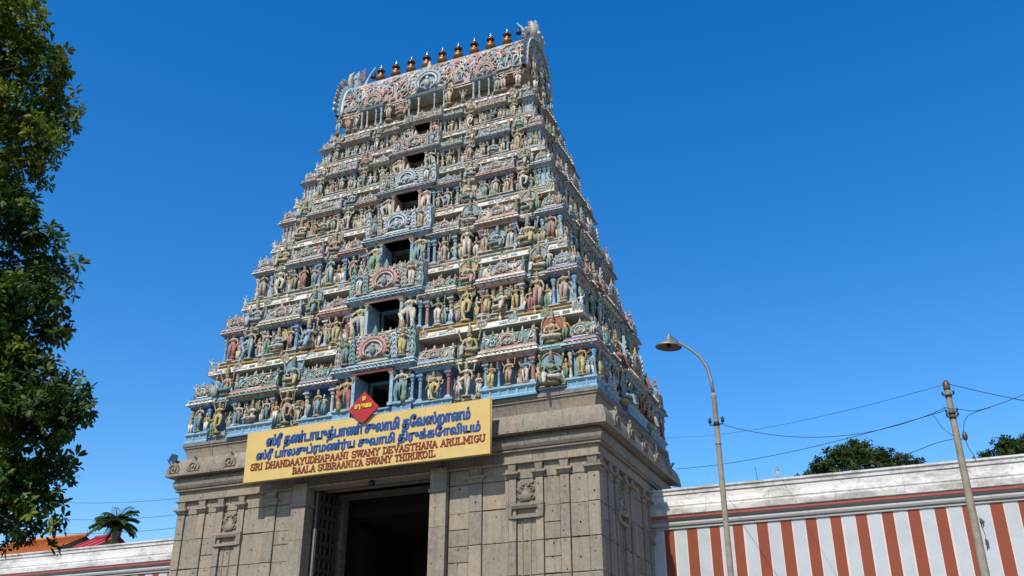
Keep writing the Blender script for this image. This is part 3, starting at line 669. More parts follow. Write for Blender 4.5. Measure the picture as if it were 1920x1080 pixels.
for k in range(1, 7):
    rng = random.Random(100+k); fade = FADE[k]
    W, Yb = TW[k-1], TY[k-1]; Wn, Yn = TW[k], TY[k]
    if k > 1: W, Yb = W-.42*(W-Wn), Yb+.42*(Yn-Yb)
    sc = [0, 1.0, .95, .88, .78, .68, .58][k]
    zb = TZ[k-1]+(0 if k == 1 else .42*sc); zt = TZ[k]; H = zt-zb
    zp, zc, zr = zb+H*(.155 if k < 2 else .085), zb+H*.50, zb+H*.66      # top of plinth, top of columns, foot of roofs
    hp, hcl, hco, hr = zp-zb, zc-zp, zr-zc, (zt-zr)*.84
    wall_in = .80*sc; sb = Yn-Yb                     # recess of the wall, set-back of the next ledge
    b = 1.12*sc*(.9 if k > 3 else 1)                 # corner pavilion width
    pm = (BLUE, LBLUE, LBLUE) if k < 2 else (LBLUE, GREYP, CREAM) if k < 4 else (LBLUE, TEAL, CREAM) if k < 5 else (CREAM, GREYP, LBLUE)
    # core masonry : four walls, hollow behind the front window
    ww = .50*sc*1.55; wz0, wz1 = zp-.04*H, zb+H*.585   # half width and height of window
    mb = MB(); wi = W-wall_in; yi = Yb+wall_in; ui = Wn-.72*sc
    cm = [0, LBLUE, BLUE, TEAL, GREYP, GREYP, GREYP][k]
    for x0, x1 in ((-wi, -ww), (ww, wi)): mb.box(x0, x1, yi, yi+.35, zb, zr, cm)
    mb.box(-ww, ww, yi, yi+.35, zb, wz0, cm); mb.box(-ww, ww, yi, yi+.35, wz1, zr, cm)
    mb.box(wi-.35, wi, yi+.351, 2*CY-yi, zb, zr, cm); mb.box(-wi, -wi+.35, yi+.351, 2*CY-yi, zb, zr, cm); mb.box(-wi+.351, wi-.351, 2*CY-yi-.3, 2*CY-yi, zb, zr, cm)
    link('tier_wall', mb.mesh('tier_wall'), T, (0, 0, 0), 0, (1, 1, 1), fade)
    mb = MB(); yu = Yn+.72*sc
    mb.box(-wi+.01, wi-.01, yi+.01, 2*CY-yi-.01, zr-.10, zr-.02, GREYP)      # shelf under roofs
    mb.box(-ui, ui, yu, 2*CY-yu, zr-.01, zt+.02, rng.choice([GREYP, MAROON]) if k < 3 else GREYP)
    mb.box(-ui-.02, ui+.02, yu-.03, 2*CY-yu+.03, zr+(zt-zr)*.45, zr+(zt-zr)*.55, MAROON)
    mb.box(-ui-.02, ui+.02, yu-.04, 2*CY-yu+.04, zr+(zt-zr)*.80, zr+(zt-zr)*.86, LILAC)
    link('upper_wall', mb.mesh('upper_wall'), T, (0, 0, 0), 0, (1, 1, 1), fade)
    # window chamber
    wn = link('window', None, T, (0, Yb, 0), 0)
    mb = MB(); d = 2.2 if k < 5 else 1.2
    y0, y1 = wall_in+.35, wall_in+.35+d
    mb.box(-ww-.1, -ww, y0, y1, wz0, wz1, DARKIN if k < 3 else STONED); mb.box(ww, ww+.1, y0, y1, wz0, wz1, DARKIN if k < 3 else STONED); mb.box(-ww-.1, ww+.1, y1, y1+.1, wz0-.1, wz1+.1, DARKIN)  # chamber shade painted in: black low down, darkened granite higher up
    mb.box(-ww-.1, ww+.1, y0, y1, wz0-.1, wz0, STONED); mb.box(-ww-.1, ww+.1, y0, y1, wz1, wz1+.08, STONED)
    link('window_chamber', mb.mesh('window_chamber'), wn)
    mb = MB(); jm = [BLUE, LBLUE, LBLUE, BLUE, PINK, PINK, LILAC][k]; yo = -.26*sc
    for s in (-1, 1):
        xa, xb = (ww, ww+.14*sc) if s > 0 else (-ww-.14*sc, -ww)
        mb.box(xa, xb, yo+.08, wall_in+.1, wz0, wz1, jm); mb.fr(xa, xb, yo+.06, yo+.2, wz0, wz0+.12*sc, .04, .04, LBLUE); mb.fr(xa, xb, yo+.06, yo+.2, wz1-.16*sc, wz1-.05*sc, .0, .07*sc, CREAM)
        link('window_jamb', mb.mesh('window_jamb'), wn, (0, 0, 0), 0, (1, 1, 1), fade); mb = MB()
    mb = MB(); mb.fr(-ww-.12*sc, ww+.12*sc, yo+.05, wall_in, wz1, wz1+.10*sc, .02, .05, PINK if k > 1 else MAROON); link('window_lintel', mb.mesh('window_lintel'), wn, (0, 0, 0), 0, (1, 1, 1), fade)
    # ---- bays, per face
    faces = [('f', W-b), ('r', CY-Yb-b), ('l', CY-Yb-b)]
    for fc, Lf in faces:
        fr = face(fc, W, Yb); full = fc == 'f'
        hw = W if full else CY-Yb
        if full:
            c1 = ww+.95*sc            # central bay half width
            span = Lf-c1
            bays = [(c1, c1+span*.27, 'p'), (c1+span*.27, c1+span*.46, 'r'), (c1+span*.46, c1+span*.82, 's'), (c1+span*.82, Lf, 'r')]
        else:
            c1 = min(1.25*sc, Lf*.45); span = Lf-c1
            bays = [(c1, c1+span*.38, 'r'), (c1+span*.38, c1+span*.80, 'p'), (c1+span*.80, Lf, 'q')] if span > 1.3*sc else [(c1, Lf, 'r')]
        # central bay
        yo = -.16*sc if full else -.10*sc
        if full:
            for s in (-1, 1):
                xa, xb = (ww+.16*sc, c1) if s > 0 else (-c1, -ww-.16*sc)
                plinth(fr, xa, xb, yo, zb, hp, fade, 1, pm, wall_in-yo)
                xc = (xa+xb)/2
                statue(rng.choice(GUARD), fr, xc-s*.12*sc, yo+.10*sc, zp-.05*H, (zc-zp)*1.42, fade, 0, 1.0)
                column(fr, xc+s*.32*sc, yo+.16*sc, zp, hcl*1.02, fade, .8)
                column(fr, xa+.05 if s > 0 else xb-.05, yo+.10*sc, zp, hcl*1.1, fade, .55, 1)
            plinth(fr, -ww-.158*sc, ww+.158*sc, yo+.12*sc, zb, (wz0-zb), fade, 2, pm, wall_in-yo)
            cornice(fr, -c1, c1, yo, zb+H*.585, hco*1.0, fade, 3, [BLUE if k < 5 else LBLUE, LBLUE, [TEAL, LBLUE, BLUE, BLUE, LBLUE, LBLUE, CREAM][k], MAROON if k < 3 else PINK], wall_in-yo, 1.1)
            zR = zb+H*.585+hco*1.0
            statue(rng.choice(SEAT), fr, rng.uniform(-.2, .1), wall_in*.3, wz0, (wz1-wz0)*.42, fade) if k > 2 else None
            hb = (zt-zR)+([0, .62, .62, .52, .5, .4, .1][k])*1.0
            barrel(fr, -c1*.96, c1*.96, yo+.02, zR, hb, max(.9*sc, sb+.75*sc), fade, rng, sc, True, 1, [SHOEP, SHOEP, SHOEP, SHOEB, SHOEB, SHOES[3], SHOEP][k])
            for s in (-1, 1):
                flamep(fr, s*c1*.55, yo-.06*sc, zR, hb*.9, fade); statue(rng.choice(STAND), fr, s*c1*.74, yo-.05*sc, zR-.02, hb*.8, fade)
        else:
            plinth(fr, -c1, c1, yo, zb, hp, fade, 1, pm, wall_in-yo)
            cornice(fr, -c1, c1, yo, zc, hco, fade, 3, corn_mats(rng), wall_in-yo)
            nn = 3
            for i in range(nn+1): column(fr, -c1*.9+1.8*c1*i/nn, yo+.10*sc, zp, hcl, fade, .9, i % 2)
            if fc == 'r':
                for i in range(nn): statue(rng.choice(STAND+DANCE), fr, -c1*.9+1.8*c1*(i+.5)/nn, yo+.06*sc, zp, hcl*.96, fade)
            barrel(fr, -c1*.92, c1*.92, yo+.02, zr, hr*1.25, sb+.7*sc, fade, rng, sc, False, 1)
        for s in (-1, 1):
            if fc == 'l' and s > 0 and False: continue
            for bi, (a, e, kd) in enumerate(bays):
                x0, x1 = (a, e) if s > 0 else (-e, -a); wd = x1-x0; xc = (x0+x1)/2
                live = fc != 'l'
                if kd in 's':
                    yo = -.10*sc; cm4 = corn_mats(rng)
                    plinth(fr, x0+.04, x1-.04, yo, zb, hp, fade, 4+bi, pm, wall_in-yo)
                    cornice(fr, x0+.04, x1-.04, yo, zc, hco, fade, 6+bi, cm4, wall_in-yo)
                    for i in range(2): column(fr, xc+(-1, 1)[i]*wd*.42, yo+.10*sc, zp, hcl, fade, .95, 0)
                    for i in range(2): column(fr, xc+(-1, 1)[i]*wd*.20, yo+.16*sc, zp, hcl, fade, .7, 1)
                    statue(rng.choice(LOTUS+SEAT+STAND), fr, xc, yo+.04*sc, zp, hcl*.95, fade)
                    for i in (-1, 1): statue(rng.choice(STAND), fr, xc+i*wd*.31, yo+.06*sc, zp, hcl*.88, fade)
                    barrel(fr, x0+.10*sc, x1-.10*sc, yo+.06*sc, zr, hr*.82, sb+.55*sc, fade, rng, sc, False, 1)
                elif kd == 'p':
                    yo = -.02*sc
                    plinth(fr, x0+.03, x1-.03, yo, zb, hp*.8, fade, 2+bi, pm, wall_in-yo)
                    cornice(fr, x0+.03, x1-.03, yo, zc+.04, hco*.9, fade, 3+bi, corn_mats(rng), wall_in-yo)
                    for i in (-1, 1): column(fr, xc+i*wd*.36, yo+.10*sc, zb+hp*.8, zc-zb-hp*.8+.04, fade, .85, 0)
                    statue(rng.choice(STAND+DANCE), fr, xc, yo+.03*sc, zb+hp*.8, hcl*1.0, fade)
                    if live: statue(rng.choice(STAND), fr, xc+s*wd*.62, yo+.16*sc, zb+hp*.5, hcl*.85, fade)
                    barrel(fr, x0+.06, x1-.06, yo+.08*sc, zr, hr*.62, sb+.5*sc, fade, rng, sc, False, 1 if wd > .6*sc else 0)
                elif kd == 'r':
                    yo = .16*sc
                    plinth(fr, x0, x1, yo, zb, hp*.55, fade, 7+bi, (LILAC if k == 1 else GREYP, pm[0], CREAM), wall_in-yo)
                    cornice(fr, x0+.08, x1-.08, yo-.10*sc, zc-.02, hco*.8, fade, 1+bi, [TEAL, rng.choice([WHITE, YEL, LBLUE]), rng.choice([TEAL, CREAM, YEL, WHITE]), rng.choice([GREEN, PINK])], wall_in-yo, .7)
                    if fc == 'f' or live:
                        statue(rng.choice(DANCE+SEAT[:3]+STAND[:2]), fr, xc, -.06*sc, zb+hp*.55, hcl*1.22, fade, None, 1.0)
                        for i in (-1, 1):
                            if fc == 'f': statue(rng.choice(STAND), fr, xc+i*wd*.36, .14*sc, zb+hp*.55, hcl*.82, fade)
                        statue(rng.choice(SEAT[:4]+LOTUS[:1]), fr, xc, yo-.02*sc, zc+hco*.78, (zt-zc-hco*.78)*1.13, fade, None, .98)
                        if fc == 'f':
                            for i in (-1, 1): flamep(fr, xc+i*wd*.42, yo+.1*sc, zr, hr*.72, fade)
                else:
                    yo = .0
                    plinth(fr, x0, x1, yo, zb, hp*.7, fade, 7, pm, wall_in-yo); cornice(fr, x0, x1, yo, zc-.01, hco*.9, fade, 1, corn_mats(rng), wall_in-yo, .6)
                    column(fr, xc, yo+.1*sc, zb+hp*.7, zc-zb-hp*.7, fade, .8)
                    if live: statue(rng.choice(STAND), fr, xc, yo-.02, zr-.03, hr*1.0, fade)
    # ---- corner pavilions
    for sx in (-1, 1):
        for back in (0, 1):
            cx = sx*(W-b/2); cy = Yb+b/2 if not back else 2*CY-Yb-b/2; q = b/2-.02
            fr0 = ((cx, cy, 0), 0)
            plinth(fr0, -q, q, -q, zb, hp, fade, 5, pm, 2*q)
            mb = MB(); mb.box(-q*.62, q*.62, -q*.62, q*.62, zp, zc, LBLUE if k > 1 else BLUE); link('pavilion_core', mb.mesh('pavilion_core'), T, *fr0, (1, 1, 1), fade)
            cornice(fr0, -q, q, -q, zc, hco*.95, fade, 5, [DBLUE if k < 4 else LBLUE, rng.choice([PINK, LBLUE, LILAC]), rng.choice([LBLUE, LILAC, WHITE]), MAROON], 2*q, .9)
            pts = [(-.82, -.82), (.82, -.82), (-.82, .82), (.82, .82)]
            if k > 3: pts += [(-.3, -.82), (.3, -.82), (sx*.82, 0)]
            for (ax, ay) in (pts if (sx > 0 or not back) else []): column(fr0, ax*q, ay*q, zp, hcl, fade, .8 if k < 4 else .7, 0 if k > 3 else 1)
            if not back or sx > 0:
                if k < 4 and not back: statue(rng.choice(STAND), fr0, 0, -q*.92, zp, hcl*1.1, fade)
                if sx > 0 and k < 5: statue(rng.choice(STAND), ((cx, cy, 0), PI/2), 0, -q*.92, zp, hcl*1.05, fade)
            dome(cx, cy, q*.98, zr-.01, hr*.92, fade, rng)
    # ---- little attendant figures between the large ones and along the ledges
    mb = MB(); rl = random.Random(900+k)
    for fc in 'fr':
        fr = face(fc, W, Yb); L = (W if fc == 'f' else CY-Yb)
        x = -L+.15*sc
        while x < L-.1*sc:
            if not (fc == 'f' and abs(x) < ww+.25*sc):
                if rl.random() < .75: little(mb, fr, x, rl.uniform(.02, .22)*sc, zp-.02, hcl*rl.uniform(.62, .85), rl)
                if rl.random() < .55: little(mb, fr, x+.1, .30*sc, zr-.04, hr*rl.uniform(.6, .95), rl)
            x += rl.uniform(.30, .46)*sc
        fr = face(fc, Wn, Yn); L = (Wn if fc == 'f' else CY-Yn); x = -L+.2*sc
        while x < L:
            if not (fc == 'f' and abs(x) < ww+.9*sc) and rl.random() < .45: little(mb, fr, x, .10*sc, zt+.22*sc, .42*sc, rl)
            x += rl.uniform(.35, .8)*sc
        for s_ in (-1, 1):
            if fc == 'f':
                little(mb, fr, s_*(L-.10*sc), .12*sc, zt+.18*sc, .62*sc, rl); little(mb, fr, s_*(L-.42*sc), .16*sc, zt+.18*sc, .50*sc, rl)
                little(mb, face('f', W, Yb), s_*(W-.12*sc), .12*sc, zr-.02, hr*.8, rl); little(mb, face('f', W, Yb), s_*(W-b-.05), .10*sc, zr-.02, hr*1.0, rl)
    link('attendant_figures', mb.mesh('attendant_figures'), T, (0, 0, 0), 0, (1, 1, 1), fade, kind='stuff')
    # ---- ledge, string course
    t = .30*sc
    LP = [(-.30, zt+.0), (0, zt), (.0, zt+.05*sc), (-.05*sc, zt+t*.75), (-.16*sc, zt+t), (-.4, zt+t)]
    SP = [(-.2*sc, zt+t), (-.2*sc, zt+t+.06*sc), (-.12*sc, zt+t+.08*sc), (-.12*sc, zt+t+.13*sc), (-.22*sc, zt+t+.14*sc), (-.6*sc, zt+t+.18*sc)]
    for which in 'frlb':
        fr = face(which, Wn, Yn); L = Wn if which in 'fb' else CY-Yn
        mb = MB(); mb.run(-L, L, LP, LEDGEW, yb=.9, mit0=True, mit1=True)
        fixn_me = fixn(mb.mesh('ledge')); lo = link('ledge', fixn_me, T, *fr, (1, 1, 1), fade*.3)
        mb = MB(); mb.run(-L, L, SP, rng.choice([PINK, OCHRE, CREAM]), yb=.9, mit0=True, mit1=True); link('string_course', fixn(mb.mesh('string_course')), T, *fr, (1, 1, 1), fade)
        if which == 'b': continue
        nb = int(2*L/(.42*sc)); mb = MB()
        for i in range(nb):
            xa = -L+2*L*i/nb+.04; xb = -L+2*L*(i+1)/nb-.04
            if rng.random() < .75:
                mb.box(xa+.03, xb-.03, -.0+.02*sc-.035, .12*sc, zt+.07*sc, zt+.16*sc, rng.choice([WHITE, WHITE, LBLUE, CREAM, YEL, LILAC, GREEN]))
        link('ledge_panels', mb.mesh('ledge_panels'), T, *fr, (1, 1, 1), fade, kind='stuff')
        ns = max(3, int(2*L/(1.25*sc)))
        for i in range(ns+1):
            x = -L+.25*sc+(2*L-.5*sc)*i/ns+rng.uniform(-.1, .1)
            if which == 'f' and abs(x) < ww+.95*sc: continue
            shoe(rng.choice(SHOES), fr, x, .05*sc, zt+.02, .42*sc*rng.uniform(.85, 1.15), fade)

# ------------------------------------------------------------------ neck storey and barrel roof
k = 7; sc = .55; fade = .6; zb = TZ[6]+.24; zt = TZ[7]; W, Yb = TW[6], TY[6]; Wn, Yn = TW[7], TY[7]
mb = MB(); mb.box(-W+.9, W-.9, Yb+1.0, 2*CY-Yb-1.0, zb, zt+.05, GREYP); link('neck_wall', mb.mesh('neck_wall'), T, (0, 0, 0), 0, (1, 1, 1), fade)
frn = face('f', W, Yb)
for which in 'frlb':
    fr = face(which, Wn, Yn); L = Wn if which in 'fb' else CY-Yn
    mb = MB(); mb.run(-L, L, [(-.3, zt), (0, zt), (0, zt+.07), (-.08, zt+.14), (-.3, zt+.16)], CREAM, yb=.7, mit0=True, mit1=True); link('roof_eave', fixn(mb.mesh('roof_eave')), T, *fr, (1, 1, 1), .5)
rng = random.Random(501)
for xc, wd in ((-3.05, .55), (3.05, .55), (0, .95)):
    for s in (-1, 1):
        column(frn, xc+s*wd, .02, zb, zt-zb, fade, .7, 1); column(frn, xc+s*wd*.45, .02, zb, zt-zb, fade, .55, 1)
    mb = MB(); mb.fr(xc-wd-.1, xc+wd+.1, -.05, .6, zt-.06, zt+.02, .02, .08, LBLUE); link('dormer_cornice', mb.mesh('dormer_cornice'), T, *frn, (1, 1, 1), .4)
for x in (-4.9, -4.3, -2.0, -1.25, 1.25, 2.0, 4.1, 4.8, -3.9, 3.75):
    statue(rng.choice(STAND+SEAT[:2]), frn, x, -.02, zb, (zt-zb)*rng.choice((.55, .9, 1.05)), fade)
for y in (-1.0, 0, 1.0): statue(rng.choice(STAND), face('r', W, Yb), y, -.02, zb, (zt-zb)*.9, fade)
# barrel
ZR, HR_, DH = zt+.12, 2.28, 1.44
nn = 16
def barrel_pt(t, ex=0.):       # t 0..1 front eave to back eave
    a = PI*t; return (CY-(DH+ex)*math.copysign(abs(math.cos(a))**.72, math.cos(a)), ZR+(HR_+ex)*math.sin(a)**.85 if 0 < t < 1 else ZR)
mb = MB(); v = []; f = []; XB = 4.95
for xx in (-XB, XB):
    for i in range(nn+1): y, z = barrel_pt(i/nn); v.append((xx, y, z))
for i in range(nn): f.append((i, i+nn+1, i+nn+2, i+1))
f.append(tuple(range(nn+1))); f.append(tuple(range(2*nn+1, nn, -1)))
mb.add(v, f, paint('roof_mottled_pink', (.44, .34, .31), .5), True)
link('barrel_roof', fixn(mb.mesh('barrel_roof')), T, (0, 0, 0), 0, (1, 1, 1), .35)
def rfn(u, vv, du, dv, lift):
    x = -XB+.1+min(max(u*(2*XB-.2)+du, 0), 2*XB-.2); t = min(max(.02+vv*.40+dv/4.6, .015), .43); y, z = barrel_pt(t, .02+.03*lift); return (x, y, z)
mb = MB(); scrolls(mb, rfn, 560, .46, random.Random(9), [PINK, CREAM, TEAL, PINK, LBLUE, WHITE, PINK, CREAM, BLUE], .042); link('carved_scrolls', mb.mesh('carved_scrolls'), T, (0, 0, 0), 0, (1, 1, 1), .15, kind='stuff')
for xc in range(-4, 5):      # lozenge ribs
    mb = MB()
    for (ta, tb, dx) in ((.02, .42, .55), (.42, .02, .55)):
        pts = []
        for i in range(7):
            q = i/6; y, z = barrel_pt(ta+(tb-ta)*q, .05); pts.append((xc*1.1-dx+2*dx*q, y, z))
        mb.tube(pts, .03, (LBLUE, WHITE)[xc % 2], 4)
    link('lattice_rib', mb.mesh('lattice_rib'), T, (0, 0, 0), 0, (1, 1, 1), .3)
mb = MB(); mb.run(-XB, XB, [(.24, 0), (.26, .12), (.20, .24), (0, .28)], WHITE, yb=.3)
ro = link('ridge_cap', mb.mesh('ridge_cap'), T, (0, CY, ZR+HR_-.20), 0, (1, 1, 1), .3)
mb = MB()
for i in range(26): x = -XB+.2+i*(2*XB-.4)/25; mb.box(x-.14, x+.14, -.30, -.25, -.02, .10, LBLUE if i % 2 else WHITE)
link('ridge_panels', mb.mesh('ridge_panels'), T, (0, CY, ZR+HR_-.20), 0, (1, 1, 1), .3, kind='stuff')
# arches on the roof slope
for xc, h, me in ((0.02, 1.75, SHOEB), (-3.05, 1.15, SHOEP), (3.05, 1.15, SHOEP)):
    link('horseshoe_ornament', me, T, (xc, Yn-.05, zt+.12), 0, (h*.95, h*1.0, h*.98), .3)
    mb = MB(); mb.box(xc-h*.42, xc+h*.42, Yn+.0, CY, zt+.15, zt+.15+h*.62, CREAM); link('dormer_body', mb.mesh('dormer_body'), T, (0, 0, 0), 0, (1, 1, 1), .5)
    mb = MB(); mb.fr(xc-h*.5, xc+h*.5, Yn-.1, Yn+.4, zt+.10, zt+.20, .05, .02, PINK); link('dormer_sill', mb.mesh('dormer_sill'), T, (0, 0, 0), 0, (1, 1, 1), .4)
# bronze finials
mb = MB()
mb.lathe((0, 0, 0), [(.26, 0), (.24, .08), (.15, .12), (.18, .16), (.33, .24), (.36, .34), (.30, .45), (.17, .50), (.15, .54), (.17, .60), (.13, .64)], 16, BRONZE)
mb.lathe((0, 0, .64), [(.13, 0), (.28, .06), (.30, .10), (.20, .15), (.11, .18), (.10, .24)], 16, plain('dark_bronze', (.13, .055, .025), .35, .8, .4, 4.))
mb.lathe((0, 0, .87), [(.11, 0), (.13, .03), (.07, .07)], 12, BRONZE)
mb.lathe((0, 0, .93), [(.06, 0), (.08, .04), (.05, .10), (.035, .18), (.008, .30)], 10, BRIGHT)
FIN = mb.mesh('finial')
mb = MB(); mb.lathe((0, 0, 0), [(.30, 0), (.27, .2), (.20, .40), (.24, .48)], 12, paint('finial_base_pink', (.45, .27, .18))); FB = mb.mesh('finial_base')
for i in range(9):
    link('finial', FIN, T, (-3.70+i*.905, CY, 32.93), 0, (.76, .76, 1.04)); link('finial_base', FB, T, (-3.70+i*.905, CY, 32.47))
# flaring gable fins with petal fringe
for sx in (-1, 1):
    gb = link('gable_arch', None, T, (sx*5.02, CY, 0), 0 if sx > 0 else PI)
    mb = MB(); cols = [LBLUE, WHITE, PINK, BLUE, CREAM]
    def gp(t, ex):
        a = PI*t; return ((DH+ex)*math.copysign(abs(math.cos(a))**.72, math.cos(a)), ZR+(HR_+ex)*math.sin(a)**.85 if 0 < t < 1 else ZR)
    n = 28; v = []; f = []
    for ex, xo in ((-.05, -.10), (.22, -.06), (.30, .05), (.20, .16), (-.1, .16)):
        for i in range(n+1):
            y, z = gp(i/n, ex); v.append((xo, y, z))
    for j in range(4):
        for i in range(n): f.append((j*(n+1)+i, j*(n+1)+i+1, (j+1)*(n+1)+i+1, (j+1)*(n+1)+i))
    mb.add(v, f, BLUE, True)
    mb.extr([gp(i/n, -.08) for i in range(n+1)], .02, .12, PINK)
    # extr uses x,z with y depth: turn it to the gable plane
    me_ = mb.m
    vv = mb.v; st = 5*(n+1)
    mb.v = vv[:st]+[(p[1], p[0], p[2]) for p in vv[st:]]
    mb.tube([(-.12, *gp(i/n, .05)) for i in range(n+1)], .07, WHITE, 6)
    mb.tube([(.20, *gp(i/n, .04)) for i in range(n+1)], .06, CREAM, 6)
    link('gable_rim', mb.mesh('gable_rim'), gb, (0, 0, 0), 0, (1, 1, 1), .25)
    mb = MB()
    for i in range(n):
        t = (i+.5)/n
        if .36 < t < .64: continue
        y0, z0 = gp(t, .22); y1, z1 = gp(t, .46); y2, z2 = gp(min(1, max(0, t+(.02 if t > .5 else -.02))), .54)
        up = .05
        mb.tube([(.05, y0, z0), (.10, y1, z1+up), (.06, y2, z2+up*2)], [.12, .10, .02], cols[i % 3], 6, True, .55)
        mb.tube([(.11, y0, z0), (.17, y1*.97, z1+up*.8)], [.06, .03], GREYP, 5)
        link('fringe_petal', mb.mesh('fringe_petal'), gb, (0, 0, 0), 0, (1, 1, 1), .25); mb = MB()
    mb = MB()   # crowning beast mask with two horns
    zc_ = ZR+HR_
    mb.lathe((.06, 0, zc_-.1), [(.42, 0), (.50, .3), (.40, .6), (.46, .8), (.30, 1.05), (.36, 1.2), (.18, 1.45), (.02, 1.75)], 10, LBLUE, .62, 1.)
    for s in (-1, 1):
        mb.tube([(.1, s*.3, zc_+.1), (.18, s*.55, zc_+.5), (.1, s*.62, zc_+.95), (.0, s*.5, zc_+1.2)], [.18, .16, .10, .03], CREAM, 7)
        mb.ball((.30, s*.2, zc_+.55), (.12, .12, .12), WHITE, 8, 5); mb.ball((.38, s*.2, zc_+.55), (.06, .06, .06), DBLUE, 6, 4)
    for i in range(9):
        z = zc_+.0+i*.16; rr = .50-.03*i
        mb.tube([(.02+rr*.62*math.cos(a), rr*math.sin(a), z) for a in [-1.4+2.8*q/8 for q in range(9)]], .035, cols[i % 5], 5)
    for i in range(5): mb.tube([(-.1, 0, zc_+.9+.15*i), (-.3, 0, zc_+1.0+.15*i), (-.34, 0, zc_+1.12+.15*i)], [.07, .05, .01], PINK, 5)
    link('crowning_mask', mb.mesh('crowning_mask'), gb, (0, 0, 0), 0, (1, 1, 1), .25)
    mb = MB()   # inward curling horn with a bell
    mb.tube([(-.05, -.1, zc_+.0), (-.35, -.1, zc_+.45), (-.42, -.1, zc_+.85), (-.66, -.1, zc_+1.35), (-.92, -.1, zc_+1.72)], [.16, .11, .09, .06, .02], LBLUE, 7)
    mb.lathe((-.82, -.1, zc_+1.02), [(.03, .42), (.07, .34), (.09, .2), (.14, .04), (.15, 0)], 9, IRON)
    link('curling_horn', mb.mesh('curling_horn'), gb, (0, 0, 0), 0, (1, 1, 1), .25)
    mb = MB(); rr = random.Random(77)
    def gfn(u, v_, du, dv, lift):
        y = (u-.5)*2.3+du; z = ZR+.1+v_*HR_*.8+dv; q = max(0, 1-(abs(y)/1.4)**2)**.5*HR_; z = min(z, ZR+q); return (.14+.03*lift, y, z)
    scrolls(mb, gfn, 260, .26, rr, SCROLL+[PINK, PINK, TEAL], .035); link('gable_carving', mb.mesh('gable_carving'), gb, (0, 0, 0), 0, (1, 1, 1), .1, kind='stuff')
    for i, yy in enumerate((-.9, 0, .9)): link('gable_figure', STAND[i+2], gb, (.25, yy, ZR-.1), PI/2, (1.2, 1.2, 1.25), .4)

# ------------------------------------------------------------------ sign boards
SG = link('name_board', None, None, (0, 0, 0), category='sign board', label='long yellow sign board with blue Tamil and maroon English lettering above the doorway')
px_ = [0, .245, .5, .752, 1.]
for i in range(4):
    u0, u1 = px_[i]+(.0003 if i else 0), px_[i+1]-(.0003 if i < 3 else 0)
    def bx_(u, top): return (-5.0+10.37*u, 12.64+.02*u) if top else (-4.95+10.33*u, 10.68)
    (ax, az), (bx, bz), (cx_, cz_), (dx, dz) = bx_(u0, 0), bx_(u1, 0), bx_(u1, 1), bx_(u0, 1); yy = -.96-.002*(i % 2)
    mb = MB(); mb.add([(ax, yy, az), (bx, yy, bz), (cx_, yy, cz_), (dx, yy, dz), (ax, -.82, az), (bx, -.82, bz), (cx_, -.82, cz_), (dx, -.82, dz)],
                  [(0, 1, 2, 3), (7, 6, 5, 4), (4, 5, 1, 0), (5, 6, 2, 1), (6, 7, 3, 2), (7, 4, 0, 3)], SIGNY)
    link('board_panel', mb.mesh('board_panel'), SG)
mb = MB()
for (a, b_) in (((-4.97, 10.68), (5.39, 10.68)), ((5.39, 10.68), (5.38, 12.67)), ((5.38, 12.67), (-5.01, 12.65)), ((-5.01, 12.65), (-4.97, 10.68))): mb.tube([(a[0], -.89, a[1]), (b_[0], -.89, b_[1])], .035, SIGNE, 4)
link('frame', mb.mesh('frame'), SG)
mb = MB()
for x in (-4, -1.4, 1.4, 4): mb.box(x-.03, x+.03, -.82, -.1, 11.2, 11.26, IRON); mb.box(x-.03, x+.03, -.82, -.36, 11.9, 11.96, IRON)
link('bracket', mb.mesh('bracket'), SG)
def tamil(txt, x0, x1, z0, z1, y, mat, parent, name='lettering', bold=.010):
    cu = bpy.data.curves.new('t', 'FONT'); cu.body = txt; cu.extrude = .04; cu.offset = bold; cu.resolution_u = 3
    o = bpy.data.objects.new('t', cu); COL.objects.link(o)
    dg = bpy.context.evaluated_depsgraph_get(); dg.update(); me = bpy.data.meshes.new_from_object(o.evaluated_get(dg))
    COL.objects.unlink(o); bpy.data.objects.remove(o)
    xs = [v.co.x for v in me.vertices]; ys = [v.co.y for v in me.vertices]
    if not xs: return
    a, b_, c, d = min(xs), max(xs), min(ys), max(ys)
    vs = []; fs = [list(p.vertices) for p in me.polygons]; F = []; hh = z1-z0
    for k_, (ox, oz) in enumerate(((0, 0), (1, 0), (-1, 0), (0, 1), (0, -1), (.7, .7), (-.7, -.7))):
        off = len(vs)
        for v in me.vertices:
            u = (v.co.x-a)/(b_-a); q = (v.co.y-c)/(d-c)
            vs.append((x0+u*(x1-x0)+ox*hh*.034, y-(.012+.0012*k_ if v.co.z > 0 else -.03), z0+q*hh+oz*hh*.03))
        F += [[i+off for i in f_] for f_ in fs]
    me = bpy.data.meshes.new(name); me.from_pydata(vs, [], F)
    me.materials.append(mat); me.name = name
    return link(name, me, parent)
tamil('ஸ்ரீ தண்டாயுத்பாணி சுலாமி தேவஸ்றானம்', -4.05, 4.6, 11.84, 12.46, -.965, SBLUE, SG, 'tamil_line')
tamil('ஸ்ரீ பாலசுப்ரமண்ர்ய சுவாமி திருக்கோவியம்', -4.45, 5.0, 11.38, 11.90, -.965, SBLUE, SG, 'tamil_line')
